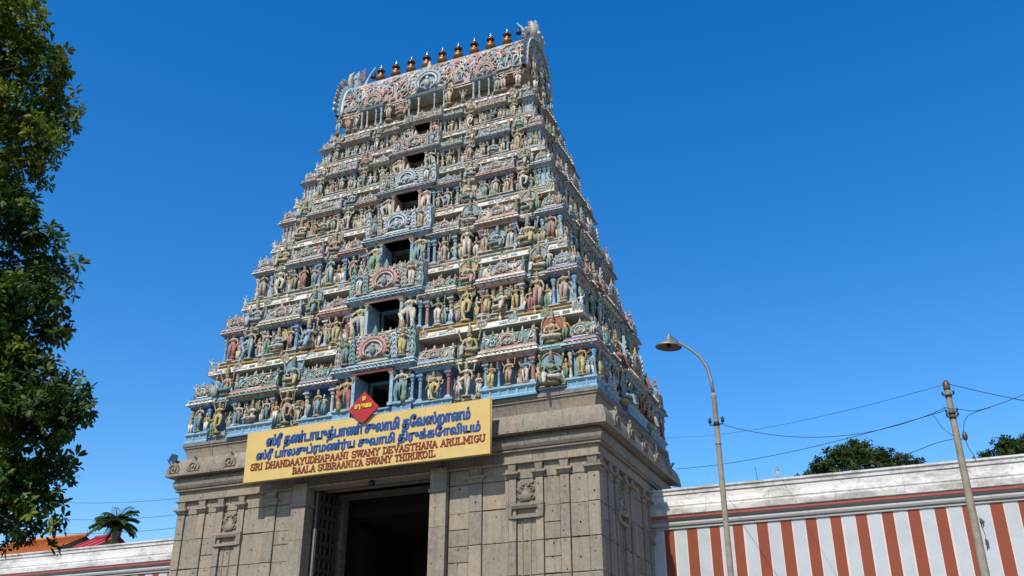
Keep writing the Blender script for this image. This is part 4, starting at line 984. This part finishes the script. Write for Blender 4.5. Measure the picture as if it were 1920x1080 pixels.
# slab-serif capitals from strokes
GL = {'S': ([[(.85, .78), (.7, .97), (.3, .97), (.12, .8), (.2, .6), (.8, .42), (.88, .2), (.7, .03), (.3, .03), (.12, .22)]], [(.88, .78, 'v'), (.1, .22, 'v')]),
 'R': ([[(.2, 0), (.2, 1)], [(.2, .95), (.7, .95), (.85, .75), (.7, .52), (.2, .52)], [(.5, .52), (.88, 0)]], [(.2, 0), (.9, 0), (.15, 1)]),
 'I': ([[(.5, 0), (.5, 1)]], [(.5, 0), (.5, 1)]),
 'D': ([[(.2, 0), (.2, 1)], [(.2, .95), (.6, .95), (.88, .7), (.88, .3), (.6, .05), (.2, .05)]], [(.15, 0), (.15, 1)]),
 'H': ([[(.18, 0), (.18, 1)], [(.82, 0), (.82, 1)], [(.18, .5), (.82, .5)]], [(.18, 0), (.18, 1), (.82, 0), (.82, 1)]),
 'A': ([[(.12, 0), (.5, 1), (.88, 0)], [(.28, .35), (.72, .35)]], [(.12, 0), (.88, 0)]),
 'N': ([[(.18, 0), (.18, 1), (.82, 0), (.82, 1)]], [(.18, 0), (.15, 1), (.82, 1)]),
 'Y': ([[(.12, 1), (.5, .48), (.88, 1)], [(.5, .48), (.5, 0)]], [(.12, 1), (.88, 1), (.5, 0)]),
 'U': ([[(.16, 1), (.16, .25), (.35, .04), (.65, .04), (.84, .25), (.84, 1)]], [(.16, 1), (.84, 1)]),
 'P': ([[(.2, 0), (.2, 1)], [(.2, .95), (.7, .95), (.88, .72), (.7, .45), (.2, .45)]], [(.2, 0), (.15, 1)]),
 'W': ([[(.04, 1), (.27, 0), (.5, .9), (.73, 0), (.96, 1)]], [(.06, 1), (.5, 1), (.94, 1)]),
 'M': ([[(.12, 0), (.14, 1), (.5, .25), (.86, 1), (.88, 0)]], [(.12, 0), (.88, 0), (.1, 1), (.9, 1)]),
 'E': ([[(.2, 0), (.2, 1)], [(.2, .95), (.82, .95), (.85, .78)], [(.2, .5), (.65, .5)], [(.2, .05), (.82, .05), (.86, .22)]], [(.15, 0), (.15, 1)]),
 'V': ([[(.12, 1), (.5, 0), (.88, 1)]], [(.12, 1), (.88, 1)]),
 'T': ([[(.5, 0), (.5, 1)], [(.1, .8), (.1, .95), (.9, .95), (.9, .8)]], [(.5, 0)]),
 'L': ([[(.2, 1), (.2, 0)], [(.2, .05), (.84, .05), (.86, .25)]], [(.2, 1), (.15, 0)]),
 'G': ([[(.86, .78), (.65, .97), (.35, .97), (.13, .7), (.13, .3), (.35, .03), (.68, .03), (.86, .2), (.86, .45), (.55, .45)]], [(.86, .45)]),
 'B': ([[(.2, 0), (.2, 1)], [(.2, .95), (.68, .95), (.8, .75), (.68, .53), (.2, .53)], [(.68, .53), (.88, .3), (.7, .05), (.2, .05)]], [(.15, 0), (.15, 1)]),
 'K': ([[(.2, 0), (.2, 1)], [(.82, 1), (.22, .42)], [(.42, .6), (.86, 0)]], [(.2, 0), (.2, 1), (.84, 1), (.88, 0)]),
 'O': ([[(.35, .97), (.65, .97), (.88, .7), (.88, .3), (.65, .03), (.35, .03), (.12, .3), (.12, .7), (.35, .97)]], [])}
def latin(txt, x0, x1, z0, h, y, mat, parent):
    n = sum(.55 if c == ' ' else .62 if c == 'I' else 1.2 if c in 'WM' else 1 for c in txt); cw = (x1-x0)/n; x = x0; th = h*.19
    line = link('english_line', None, parent)
    for c in txt:
        w_ = cw*(.55 if c == ' ' else .62 if c == 'I' else 1.2 if c in 'WM' else 1)
        if c != ' ':
            mb = MB(); st, se = GL[c]; yy = y; ww_ = w_ if c != 'I' else w_
            def P2(p): return (p[0]*ww_*.97, p[1]*h)
            for pl in st:
                for a, b_ in zip(pl, pl[1:]):
                    ax, az = P2(a); bx, bz = P2(b_); dx, dz = bx-ax, bz-az; L = math.hypot(dx, dz); ux, uz = dx/L, dz/L
                    t2 = th*.5*(1.0 if abs(uz) > .5 else .72); px, pz = -uz*t2, ux*t2; ax -= ux*th*.2; az -= uz*th*.2; bx += ux*th*.2; bz += uz*th*.2
                    mb.extr([(ax+px, az+pz), (ax-px, az-pz), (bx-px, bz-pz), (bx+px, bz+pz)], yy, -.95, mat); yy -= .0012
            for q in se:
                sx_, sz = P2(q); ww2, hh = (h*.20, h*.065) if len(q) == 2 else (h*.05, h*.13)
                mb.extr([(sx_-ww2, sz-hh), (sx_+ww2, sz-hh), (sx_+ww2, sz+hh), (sx_-ww2, sz+hh)], yy, -.95, mat); yy -= .0012
            link('letter', mb.mesh('letter_'+c), line, (x, 0, z0))
        x += w_
latin('SRI DHANDAAYUDHAPAANI SWAMY DEVASTHANA ARULMIGU', -4.68, 5.2, 11.13, .24, -.985, SMAR, SG)
latin('BAALA SUBRAANIYA SWAMY THIRUKOIL', -2.72, 3.3, 10.80, .235, -.985, SMAR, SG)
DS = link('diamond_sign', None, None, (.26, -1.08, 12.97), category='sign', label='red diamond-shaped plaque with yellow Tamil letters overlapping the top of the long board')
mb = MB(); mb.extr([(0, -.62), (.66, -.06), (0, .62), (-.66, -.06)], 0, .06, SRED); link('plaque', mb.mesh('plaque'), DS)
tamil('முருகனை', -.36, .38, -.08, .13, -.01, SYEL, DS, 'tamil_line', .03); tamil('ஓ', -.07, .09, .25, .42, -.01, SYEL, DS, 'tamil_line', .03)
mb = MB(); mb.tube([(0, .06, 0), (0, 1.0, -.1)], .03, IRON, 5); link('stay_rod', mb.mesh('stay_rod'), DS)

# ------------------------------------------------------------------ striped compound walls
def cwall(x0, x1, lab, xs, wd, first):
    Wl = link('compound_wall', None, None, (0, 0, 0), category='wall', label=lab)
    yw = 6.55
    mb = MB(); mb.box(x0, x1, yw, yw+1.2, 0, 9.12, STRB); link('wall_face', mb.mesh('wall_face'), Wl)
    def piece(name, prof, mat, seg):
        n = max(1, round((x1-x0)/seg))
        for i in range(n):
            a, b_ = x0+(x1-x0)*i/n, x0+(x1-x0)*(i+1)/n
            mb = MB(); j = R.uniform(-.006, .006); mb.run(a+.003, b_-.003, [(p+j, z) for p, z in prof], mat, yb=1.3); link(name, mb.mesh(name), Wl, (0, yw, 0))
    piece('lower_fillet', [(.02, 9.12), (.07, 9.13), (.07, 9.19), (.03, 9.20)], GREYCOVE, 3.1)
    piece('cove', [(.03, 9.20), (.13, 9.24), (.16, 9.31), (.13, 9.38), (.07, 9.42), (.12, 9.46), (.19, 9.50)], GREYCOVE, 3.1)
    piece('red_fillet', [(.22, 9.50), (.25, 9.505), (.25, 9.585), (.22, 9.60)], REDLINE, 2.8)
    piece('whitewashed_coping', [(.22, 9.60), (.30, 9.64), (.31, 9.84), (.25, 9.92), (.27, 9.97), (.24, 10.02), (.17, 10.18), (.15, 10.40)], WASH, 2.4)
    piece('top_fillet', [(.15, 10.40), (.20, 10.42), (.20, 10.50), (.17, 10.51), (.17, 10.56), (.23, 10.58), (.23, 10.65), (.0, 10.66)], WASH, 3.4)
    mw = MB(); mw.box(0, wd-.05, -.012, .02, 0, 9.10, STRW); MW = mw.mesh('white_stripe')
    mr = MB(); mr.box(0, wd-.05, -.012, .02, 0, 9.10, STRR); MR = mr.mesh('red_stripe')
    x = xs; i = first
    while x < x1-wd*.5:
        if x >= x0-.01: link('red_stripe' if i else 'white_stripe', MR if i else MW, Wl, (x+.025+R.uniform(-.008, .008), yw, .01), 0, (R.uniform(.955, 1.03), R.uniform(.7, 1.3), 1))
        x += wd; i = 1-i
    return Wl
cwall(8.72, 30.0, 'red and white striped wall with stained white coping right of the tower', 8.87, .44, 0)
cwall(-48.0, -8.72, 'red and white striped wall with white coping left of the tower, partly behind foliage', -47.9, .44, 0)
g = MB()
mb = MB()
# little finial figure and iron rods on the right wall
fg = link('wall_figure', None, None, (13.85, 6.6, 10.66), category='figurine', label='small weathered figurine standing on top of the right striped wall')
link('figure_body', STAND[3], fg, (0, 0, 0), 0, (.5, .5, .55), .8)
for i, (x, h, lab) in enumerate(((13.05, .55, 'thin rusty rod sticking up from the right wall left of the figurine'), (18.2, .45, 'thin bent rod sticking up from the right wall near the utility pole'))):
    mb = MB(); mb.tube([(0, 0, -.05), (.01, 0, h*.5), (-.03, 0, h)], .012, IRON, 5); link('metal_rod', mb.mesh('metal_rod'), None, (x, 6.6, 10.67), 0, category='rod', label=lab)

# floodlight on the left end of the eave
fl = link('floodlight', None, None, (-9.12, -.34, 11.98), category='floodlight', label='small black floodlight on a bracket at the left end of the stone eave')
mb = MB(); mb.tube([(.08, .1, -.15), (-.08, -.02, 0), (-.22, -.05, .18)], .022, IRON, 5); mb.tube([(-.28, -.05, .24), (-.10, -.05, .10)], .02, IRON, 5); link('bracket', mb.mesh('bracket'), fl)
mb = MB(); mb.fr(-.13, .13, -.07, .07, -.0, .32, .03, -.05, IRON); mb.box(-.15, .15, -.10, -.07, .0, .30, plain('floodlight_glass', (.05, .09, .14), .15)); o = link('lamp_housing', mb.mesh('lamp_housing'), fl, (.0, -.04, .12)); o.rotation_euler = (.3, .45, .5)
# bulb and lantern under the lintel
hl = link('hanging_lamp', None, None, (.15, 0.0, 10.60), category='lamp', label='small dark lamp hanging under the lintel behind the long board')
mb = MB(); mb.tube([(0, 0, 0), (0, 0, -.12)], .012, IRON, 5); link('stem', mb.mesh('stem'), hl)
mb = MB(); mb.lathe((0, 0, -.30), [(.10, 0), (.13, .05), (.11, .14), (.05, .18)], 10, IRON); link('shade', mb.mesh('shade'), hl)

# ------------------------------------------------------------------ street lamp
lp = link('street_lamp', None, None, (14.305, -6.73, 0), category='street lamp', label='street lamp with curved arm and conical metal shade in front of the right wall')
mb = MB(); mb.lathe((0, 0, 0), [(.052, .6), (.046, 4), (.041, 6.0), (.039, 6.62), (.044, 6.63), (.044, 6.68), (.03, 6.70)], 14, CONC); link('pole', mb.mesh('pole'), lp, (0, 0, -.96), 0, 1.6)
mb = MB(); mb.lathe((0, 0, 6.15), [(.046, 0), (.049, .04), (.046, .07)], 12, IRON); mb.lathe((0, 0, 5.85), [(.046, 0), (.049, .02), (.046, .03)], 12, METALG)
for s in (-1, 1):
    mb.tube([(s*.04, 0, 6.18), (s*.10, 0, 6.18), (s*.10, 0, 6.25)], .012, IRON, 5); mb.lathe((s*.10, 0, 6.21), [(.02, 0), (.032, .02), (.02, .045), (.028, .065), (.008, .09)], 8, IRON)
link('insulator_clamp', mb.mesh('insulator_clamp'), lp, (0, 0, -.96), 0, 1.6, kind='stuff')
arm = [(0, 0, 6.66), (-.015, -.002, 6.9), (-.06, -.01, 7.14), (-.16, -.03, 7.34), (-.30, -.06, 7.48), (-.45, -.09, 7.60), (-.60, -.12, 7.70)]
mb = MB(); mb.tube(arm, [.028, .027, .026, .024, .021, .018, .016], METALG, 8); link('arm', mb.mesh('arm'), lp, (0, 0, -.96), 0, 1.6)
mb = MB(); mb.lathe((0, 0, 0), [(.215, 0), (.22, .012), (.17, .05), (.10, .085), (.06, .10), (.05, .17), (.025, .19), (.02, .22)], 20, METALG, cap=False)
mb.lathe((0, 0, 0), [(.205, .006), (.16, .04), (.09, .07), (.02, .08)], 20, LAMPIN, cap=False); mb.ball((0, 0, .02), (.045, .045, .06), CERAM, 8, 5)
mb.tube([(.02, 0, .20), (.10, .02, .13), (.2, .04, .07)], .012, IRON, 5)
o = link('lamp_shade', mb.mesh('lamp_shade'), lp, (-.64*1.6, -.13*1.6, 7.54*1.6-.96), 0, 1.6); o.rotation_euler = (.03, .10, 0)

# ------------------------------------------------------------------ utility pole
up = link('utility_pole', None, None, (19.73, -6.32, 0), category='utility pole', label='slender concrete utility pole at the right with wires and a junction box near its top')
mb = MB(); mb.lathe((0, 0, 0), [(.12, 0), (.098, 5.0), (.080, 7.2), (.066, 9.35), (.068, 9.40)], 12, CONC); link('pole', mb.mesh('pole'), up)
mb = MB(); mb.lathe((0, 0, 9.20), [(.072, 0), (.078, .05), (.074, .20), (.03, .25)], 8, CERAM); link('pole_cap', mb.mesh('pole_cap'), up)
for z in (9.05, 8.62, 8.52):
    mb = MB(); mb.box(-.13, .13, -.105, -.075, z, z+.035, IRON)
    for s_ in (-1, 1): mb.lathe((s_*.12, -.09, z+.035), [(.018, 0), (.028, .03), (.015, .07)], 7, IRON)
    mb.lathe((0, 0, z-.02), [(.08, 0), (.082, .06)], 10, IRON); link('insulator_bracket', mb.mesh('insulator_bracket'), up)
mb = MB(); mb.ball((.17, -.05, 8.05), (.062, .055, .11), CERAM, 9, 6); mb.tube([(0, 0, 8.0), (.16, -.03, 8.0)], .012, IRON, 5); link('junction_box', mb.mesh('junction_box'), up)
RAG = plain('rag_grey', (.08, .08, .09), .9)
mb = MB()
for z, dx in ((6.15, .13), (5.7, .16)):
    for i in range(5): mb.tube([(dx, -.10, z), (dx+R.uniform(-.03, .06), -.12, z-.07), (dx+R.uniform(-.03, .06), -.11, z-R.uniform(.12, .24))], [.03, .024, .008], RAG, 4)
mb.tube([(.10, -.09, 6.2), (.16, -.11, 5.8), (.14, -.10, 5.45)], .008, WIRE, 4)
link('hanging_rags', mb.mesh('hanging_rags'), up)

# cables
def cable(pts, r, lab, n=14, sag=0.):
    P = [Vector(p) for p in pts]; out = []
    if len(P) == 2:
        for i in range(n+1): t = i/n; p = P[0].lerp(P[1], t); p.z -= 4*sag*t*(1-t); out.append(p)
    else:
        for j in range(len(P)-1):
            p0, p1, p2, p3 = P[max(j-1, 0)], P[j], P[j+1], P[min(j+2, len(P)-1)]
            for i in range(6):
                t = i/6; out.append(.5*((2*p1)+(p2-p0)*t+(2*p0-5*p1+4*p2-p3)*t*t+(3*p1-p0-3*p2+p3)*t**3))
        out.append(P[-1])
    o = out[0].copy(); mb = MB(); mb.tube([p-o for p in out], r, WIRE, 5); link('overhead_cable', mb.mesh('overhead_cable'), None, o, 0, category='cable', label=lab, group='overhead cables')
LPX = Vector((16.02, -15.57, 0))
def U(x, y, z): return Vector((19.73+x*1.6, -6.32+y*1.6, 1.6+(z-1.6)*1.6))
cable([Vector((14.305+.16, -6.73, 8.90)), U(-.07, -.07, 6.07)], .008, 'sagging black cable from the street lamp insulator to the utility pole', sag=.50)
cable([U(-.08, -.07, 6.03), (9.3, 9.3, 12.2)], .009, 'long straight cable from the utility pole passing behind the street lamp to the stone eave', 20, .25)
cable([U(0, 0, 6.45), (4.0, 24.0, 18.3)], .006, 'thinnest high wire from the top of the utility pole towards the tower', 20, .5)
cable([U(0, 0, 6.46), (22.9, -6.5, 8.1)], .009, 'upper cable leaving the top of the utility pole to the right edge', sag=.05)
cable([(19.57, -6.42, 8.77), (20.0, -6.40, 8.66), (20.36, -6.40, 8.62), (21.36, -6.43, 8.87), (22.8, -6.5, 9.35)], .008, 'middle cable bowing past the utility pole up to the right edge')
cable([(19.89, -6.38, 8.15), (19.96, -6.38, 8.40), (20.12, -6.38, 8.55), (20.55, -6.40, 8.65)], .008, 'short cable climbing from the junction box to the middle cable')
cable([U(.11, -.04, 5.56), U(.12, -.04, 5.46), U(.17, -.04, 5.33), U(.18, -.02, 5.25)], .008, 'short drooping cable end below the junction box')
cable([U(-.04, 0, 5.62), U(-.3, 0, 5.58), U(-.8, .2, 5.50), U(-1.6, .6, 5.50)], .008, 'cable leaving the utility pole to the left at the height of the junction box')
cable([U(-.04, 0, 5.66), U(-.16, -.02, 5.78), U(-.22, -.02, 5.92), U(-.26, -.02, 6.00)], .006, 'short looping cable at the left side of the utility pole')
for i, (z, lab) in enumerate(((14.0, 'highest faint wire behind the left wall'), (13.2, 'middle faint wire behind the left wall'), (12.6, 'lowest faint wire left of the tower base above the palm'))):
    cable([(-9.2, 9.5, z-.2), (-34, 16, z+2.2-i*.3)], .012, lab, 16, .5)

# ------------------------------------------------------------------ vegetation
def leaf_mat(name, col, tr=.25):
    m, nt, b = node_mat(name)
    n = noise(nt, 3., None, 3); c = mixc(nt, ramp(nt, n, [(.35, 0.), (.7, 1.)]), col, tuple(x*.55 for x in col))
    nt.links.new(c, b.inputs['Base Color']); b.inputs['Roughness'].default_value = .55; b.inputs['Specular IOR Level'].default_value = .22
    out = nt.nodes['Material Output']; tl = N(nt, 'ShaderNodeBsdfTranslucent'); nt.links.new(c, tl.inputs[0])
    ms = N(nt, 'ShaderNodeMixShader'); ms.inputs[0].default_value = tr; nt.links.new(b.outputs[0], ms.inputs[1]); nt.links.new(tl.outputs[0], ms.inputs[2]); nt.links.new(ms.outputs[0], out.inputs[0]); return m
LG = [leaf_mat('leaf_dark', (.034, .060, .010)), leaf_mat('leaf_mid', (.060, .115, .012), .3), leaf_mat('leaf_yellowish', (.26, .27, .02), .4), leaf_mat('leaf_bright', (.13, .20, .018), .4)]  # lighter greens also serve as painted sunlight high in the leafy tree
BARK = plain('bark', (.07, .05, .035), .95, 0, .4, 8.)
def leaf(mb, p, d, up, L, wd, m):
    s = d.cross(up); s = s.normalized() if s.length > 1e-5 else Vector((1, 0, 0)); n = s.cross(d).normalized()
    a1 = p+d*L*.36+n*L*.03; a2 = p+d*L*.78-n*L*.06; t = p+d*L-n*L*.2
    mb.add([p, a1+s*wd*.75, a1-s*wd*.75, a2+s*wd*.8, a2-s*wd*.8, t], [(0, 1, 2), (1, 3, 4, 2), (3, 5, 4)], m)
def rosette(mb, c, out, n, L, r, ms):
    for i in range(n):
        a = r.uniform(0, 2*PI); o = out.orthogonal().normalized(); q = out.cross(o)
        d = (out*r.uniform(.1, .9)+(o*math.cos(a)+q*math.sin(a))*1.0+Vector((0, 0, -.25))).normalized()
        leaf(mb, c+d*L*.1, d, out, L*r.uniform(.75, 1.25), L*.2, r.choice(ms))
rt = random.Random(21)
NT = link('leafy_tree', None, None, (8.2, -24.6, 0), category='tree', label='large dark green leafy tree filling the left edge in front of everything')
NTo = Vector((8.2, -24.6, 0))
mb = MB(); mb.tube([(0, 0, 0), (.05, .02, 2.2), (-.05, .05, 4.5), (.1, .1, 7), (.2, .1, 9)], [.28, .22, .17, .11, .05], BARK, 10); link('trunk', mb.mesh('trunk'), NT)
# crown outline measured in height (z) -> how far the foliage reaches along the view-left axis
axis = Vector((.918, .397, 0))          # direction to the right seen from the camera
vdir = Vector((-.80, .60, 0))
prof = [(10.65, 1.08), (10.12, 1.2), (9.9, 1.52), (9.61, 1.83), (9.32, 1.91), (9.07, 2.22), (8.75, 2.21), (8.36, 2.54), (8.17, 2.42), (7.73, 2.34), (7.41, 2.33), (7.16, 2.14), (7.02, 2.11), (6.81, 2.33), (6.55, 2.62), (6.22, 2.83), (5.96, 2.77), (5.71, 2.76), (5.46, 2.92), (5.28, 2.7), (5.11, 2.94), (4.84, 3.25), (4.59, 3.27), (4.36, 3.06), (4.07, 3.22), (3.82, 3.11), (3.62, 3.24), (3.46, 3.18), (3.36, 2.92), (3.28, 2.76)]
def reach(z):
    for (z1, r1), (z0, r0) in zip(prof, prof[1:]):
        if z0 <= z <= z1: return r0+(r1-r0)*(z-z0)/(z1-z0)
    return prof[0][1] if z > 9.9 else prof[-1][1]
br = MB(); fol = MB(); clus = []
# boughs: flattened masses of twigs that overlap like shelves, with gaps of sky between them
boughs = []
z = 10.7
while z > 3.2:
    rc = reach(z); boughs.append((rc-.50, z, .44, rt.uniform(-.2, .2))); z -= rt.uniform(.26, .46)
for i in range(26):
    z = rt.uniform(3.5, 6.2); rc = reach(z); boughs.append((rt.uniform(max(.9, rc-2.0), rc-.6), z, rt.uniform(.38, .6), rt.uniform(-.5, .6)))
for i in range(38):
    z = rt.uniform(3.5, 10.6); rc = reach(z); boughs.append((rt.uniform(max(.9, rc-2.0), rc-.75), z, rt.uniform(.38, .62), rt.uniform(-.6, .7)))
for (bx, bz, br_, bd) in boughs:
    tone = rt.random(); hi = bz > 8.3  # high boughs get brighter leaves, sunlight put into the leaf colour
    for i in range(int(62*br_)):
        a = rt.uniform(0, 2*PI); q = rt.uniform(0, 1)**.5*br_
        c = axis*(bx+q*math.cos(a))+vdir*(bd+q*math.sin(a)*.8)+Vector((0, 0, bz+.30*br_*(1-(q/br_)**2)+rt.gauss(0, .07)-.10*q))
        clus.append(c)
        ms = [LG[1], LG[2], LG[3]] if (hi and tone < .75) or tone < .25 else [LG[0], LG[1], LG[1], LG[3]] if tone < .6 else [LG[0], LG[0], LG[1]]
        for j in range(4):
            o = Vector((rt.gauss(0, .7), rt.gauss(0, .7), rt.gauss(0, .4)+.55)).normalized(); rosette(fol, c+o*rt.uniform(.02, .13), o, rt.randint(6, 9), .088, rt, ms)
for i in range(26):
    c = rt.choice(clus); tz = max(2, c.z-rt.uniform(.6, 1.5)); br.tube([(.0, .05, tz), tuple((c*.55)+Vector((0, 0, c.z*.45-.15))), tuple(c)], [.06, .03, .008], BARK, 5)
link('branches', br.mesh('branches'), NT); link('crown', fol.mesh('crown'), NT, kind='stuff')
mb = MB(); rosette(mb, Vector((0, 0, 0)), Vector((0, 0, 1)), 9, .09, rt, [LG[2], LG[3], LG[1]]); RS = mb.mesh('leaf_rosette')
mb = MB(); rosette(mb, Vector((0, 0, 0)), Vector((0, 0, 1)), 9, .09, rt, [LG[0], LG[1]]); RS2 = mb.mesh('leaf_rosette')
for i in range(180):
    z = rt.uniform(3.4, 10.4); x = reach(z)-abs(rt.gauss(0, .12))-.06; c = axis*x+vdir*rt.uniform(-.5, .2)+Vector((0, 0, z))
    o = link('leaf_rosette', RS if (z > 7.5 and rt.random() < .7) or rt.random() < .25 else RS2, NT, c); o.rotation_euler = (rt.uniform(-1.3, 1.3), rt.uniform(0, 1.6), rt.uniform(0, 6)); s = rt.uniform(.8, 1.25); o.scale = (s, s, s)  # upper rosettes favour the brighter mesh, again as painted sunlight

def bg_tree(x, y, ztop, rx, lab, seed, zc=None, lobes=None):
    r = random.Random(seed); t = link('background_tree', None, None, (x, y, 0), category='tree', label=lab)
    mb = MB(); mb.tube([(0, 0, 0), (.2, 0, ztop*.45), (0, 0, ztop*.85)], [.45, .35, .12], BARK, 8)
    for i in range(7): a = r.uniform(0, 2*PI); mb.tube([(0, 0, ztop*.6), (rx*.4*math.cos(a), rx*.3*math.sin(a), ztop*.75), (rx*.7*math.cos(a), rx*.5*math.sin(a), ztop*.88)], [.18, .1, .03], BARK, 5)
    link('trunk', mb.mesh('trunk'), t); mb = MB()
    for (lx, lz, lr) in lobes:
        for i in range(int(30*lr*lr)+12):
            a = r.uniform(0, 2*PI); b_ = r.uniform(-.4, 1)*PI/2; rr = lr*r.uniform(.55, 1.22)
            c = Vector((lx+rr*math.cos(a)*math.cos(b_), rr*math.sin(a)*math.cos(b_), lz+rr*.62*math.sin(b_)))
            m = r.choice([[LG[0], LG[0], LG[1]], [LG[0], LG[0]], [LG[1], LG[1], LG[0]]])
            for j in range(6):
                o = Vector((r.gauss(0, 1), r.gauss(0, 1), r.gauss(0, 1)+.4)).normalized(); rosette(mb, c+o*r.uniform(.05, .30), o, 6, .20, r, m)
    link('crown', mb.mesh('crown'), t, kind='stuff'); return t
bg_tree(15.2, 30, 17.2, 3.4, 'broad green tree crown showing above the right wall between lamp and utility pole', 31, lobes=[(-2.2, 16.3, 1.0), (-1.0, 17.1, 1.15), (.2, 17.3, 1.2), (.0, 16.2, 2.0), (1.6, 16.7, 1.05), (2.5, 16.3, 1.0), (3.3, 16.3, .55), (-2.9, 15.8, .8), (2.0, 15.8, 1.5)])
bg_tree(24.2, 30, 17.0, 3, 'dark tree crown rising above the right wall at the right edge', 33, lobes=[(-1.8, 16.1, .8), (-.6, 16.8, .85), (.6, 16.7, 1.1), (-.4, 16.0, 1.5), (1.8, 16.7, 1.3)])
# palm
pl = link('palm_tree', None, None, (-32.3, 20, .4), category='palm tree', label='palm tree with drooping fronds behind the left wall beside the tower base')
mb = MB(); mb.tube([(0, 0, 0), (.1, 0, 7), (.05, 0, 13.6), (.02, 0, 15.0)], [.34, .22, .17, .20], plain('palm_stem', (.16, .17, .06), .8), 10); link('trunk', mb.mesh('trunk'), pl)
rp = random.Random(5)
for i in range(30):
    a = 2*PI*i/30+rp.uniform(-.1, .1); el = rp.uniform(.15, 1.25); L = rp.uniform(1.5, 2.1); mb = MB(); pts = []
    p = Vector((0, 0, 14.9)); d = Vector((math.cos(a)*math.cos(el), math.sin(a)*math.cos(el), math.sin(el)))
    for q in range(8): pts.append(p.copy()); p = p+d*L/7; d = (d+Vector((0, 0, -.24))).normalized()
    mb.tube(pts, [.04-.004*q for q in range(8)], LG[1], 4)
    for q in range(1, 8):
        for s in (-1, 1):
            for h in (0, .5):
                dd = (pts[q]-pts[q-1]).normalized(); sd_ = dd.cross(Vector((0, 0, 1))).normalized()*s
                leaf(mb, pts[q-1].lerp(pts[q], h), (sd_*1.0+dd*.6+Vector((0, 0, -.35))).normalized(), Vector((0, 0, 1)), (.58-.035*q), .10, rp.choice(LG[:2]))
    link('frond', mb.mesh('frond'), pl)
# weed on the stone eave
wd_ = MB(); 
for i in range(26):
    o = Vector((rt.gauss(0, .6), rt.gauss(0, .6), 1)).normalized(); leaf(wd_, Vector((rt.uniform(-.06, .06), rt.uniform(-.06, .06), 0)), o, Vector((0, 1, 0)), rt.uniform(.2, .5), .025, rt.choice(LG[1:]))
link('weed', wd_.mesh('weed'), None, (9.15, 8.6, 12.0), 0, category='weed', label='small green weed sprouting on the back right corner of the stone eave')

# ------------------------------------------------------------------ houses behind the left wall
OR_ = plain('orange_roof_tile', (.52, .16, .035), .8, 0, .35, 5.); RD_ = plain('red_roof_tile', (.42, .05, .06), .8, 0, .3, 5.)
def house(x, y, wv, dep, ze, zr, m, lab, wallc):
    h = link('house', None, None, (x, y, 0), category='house', label=lab)
    mb = MB(); mb.box(-wv/2, wv/2, 0, dep, 0, ze, wallc); mb.add([(-wv/2, .0, ze), (-wv/2, dep, ze), (-wv/2, dep/2, zr), (wv/2, .0, ze), (wv/2, dep, ze), (wv/2, dep/2, zr)], [(0, 1, 2), (3, 5, 4)], wallc); link('wall', mb.mesh('wall'), h)
    mb = MB(); e = .5
    mb.add([(-wv/2-e, -e, ze-.2), (wv/2+e, -e, ze-.2), (wv/2+e, dep/2, zr+.1), (-wv/2-e, dep/2, zr+.1), (-wv/2-e, dep+e, ze-.2), (wv/2+e, dep+e, ze-.2)], [(0, 1, 2, 3), (3, 2, 5, 4)], m)
    n = int(wv/.45)
    for i in range(n+1):
        xx = -wv/2-e+(wv+2*e)*i/n; mb.tube([(xx, -e, ze-.16), (xx, dep/2, zr+.14)], .07, m, 5)
    mb.tube([(-wv/2-e, dep/2, zr+.18), (wv/2+e, dep/2, zr+.18)], .14, m, 6); link('roof', mb.mesh('roof'), h)
    mb = MB(); mb.lathe((wv/2+e, dep/2, zr+.2), [(.08, 0), (.12, .1), (.05, .2), (.01, .45)], 7, YEL); link('roof_finial', mb.mesh('roof_finial'), h)
house(-46.3, 24, 7.0, 6, 14.9, 16.5, OR_, 'house with orange tiled roof behind the left wall and the tree', plain('buff_wall', (.4, .34, .26), .9))
house(-40.6, 26, 1.5, 3, 15.6, 16.35, RD_, 'small house with crimson roof between the orange roof and the palm', plain('grey_wall', (.3, .29, .27), .9))
for m_ in bpy.data.materials:      # one overall factor on every base colour, set against the exposure
    nt_ = m_.node_tree; b_ = nt_.nodes.get('Principled BSDF')
    if b_ and b_.inputs['Base Color'].is_linked:
        src = b_.inputs['Base Color'].links[0].from_socket
        nt_.links.new(mixc(nt_, 1.0, src, (ALB, ALB, ALB), 'MULTIPLY'), b_.inputs['Base Color'])
print('statues', NST[0], 'objects', len(bpy.data.objects))
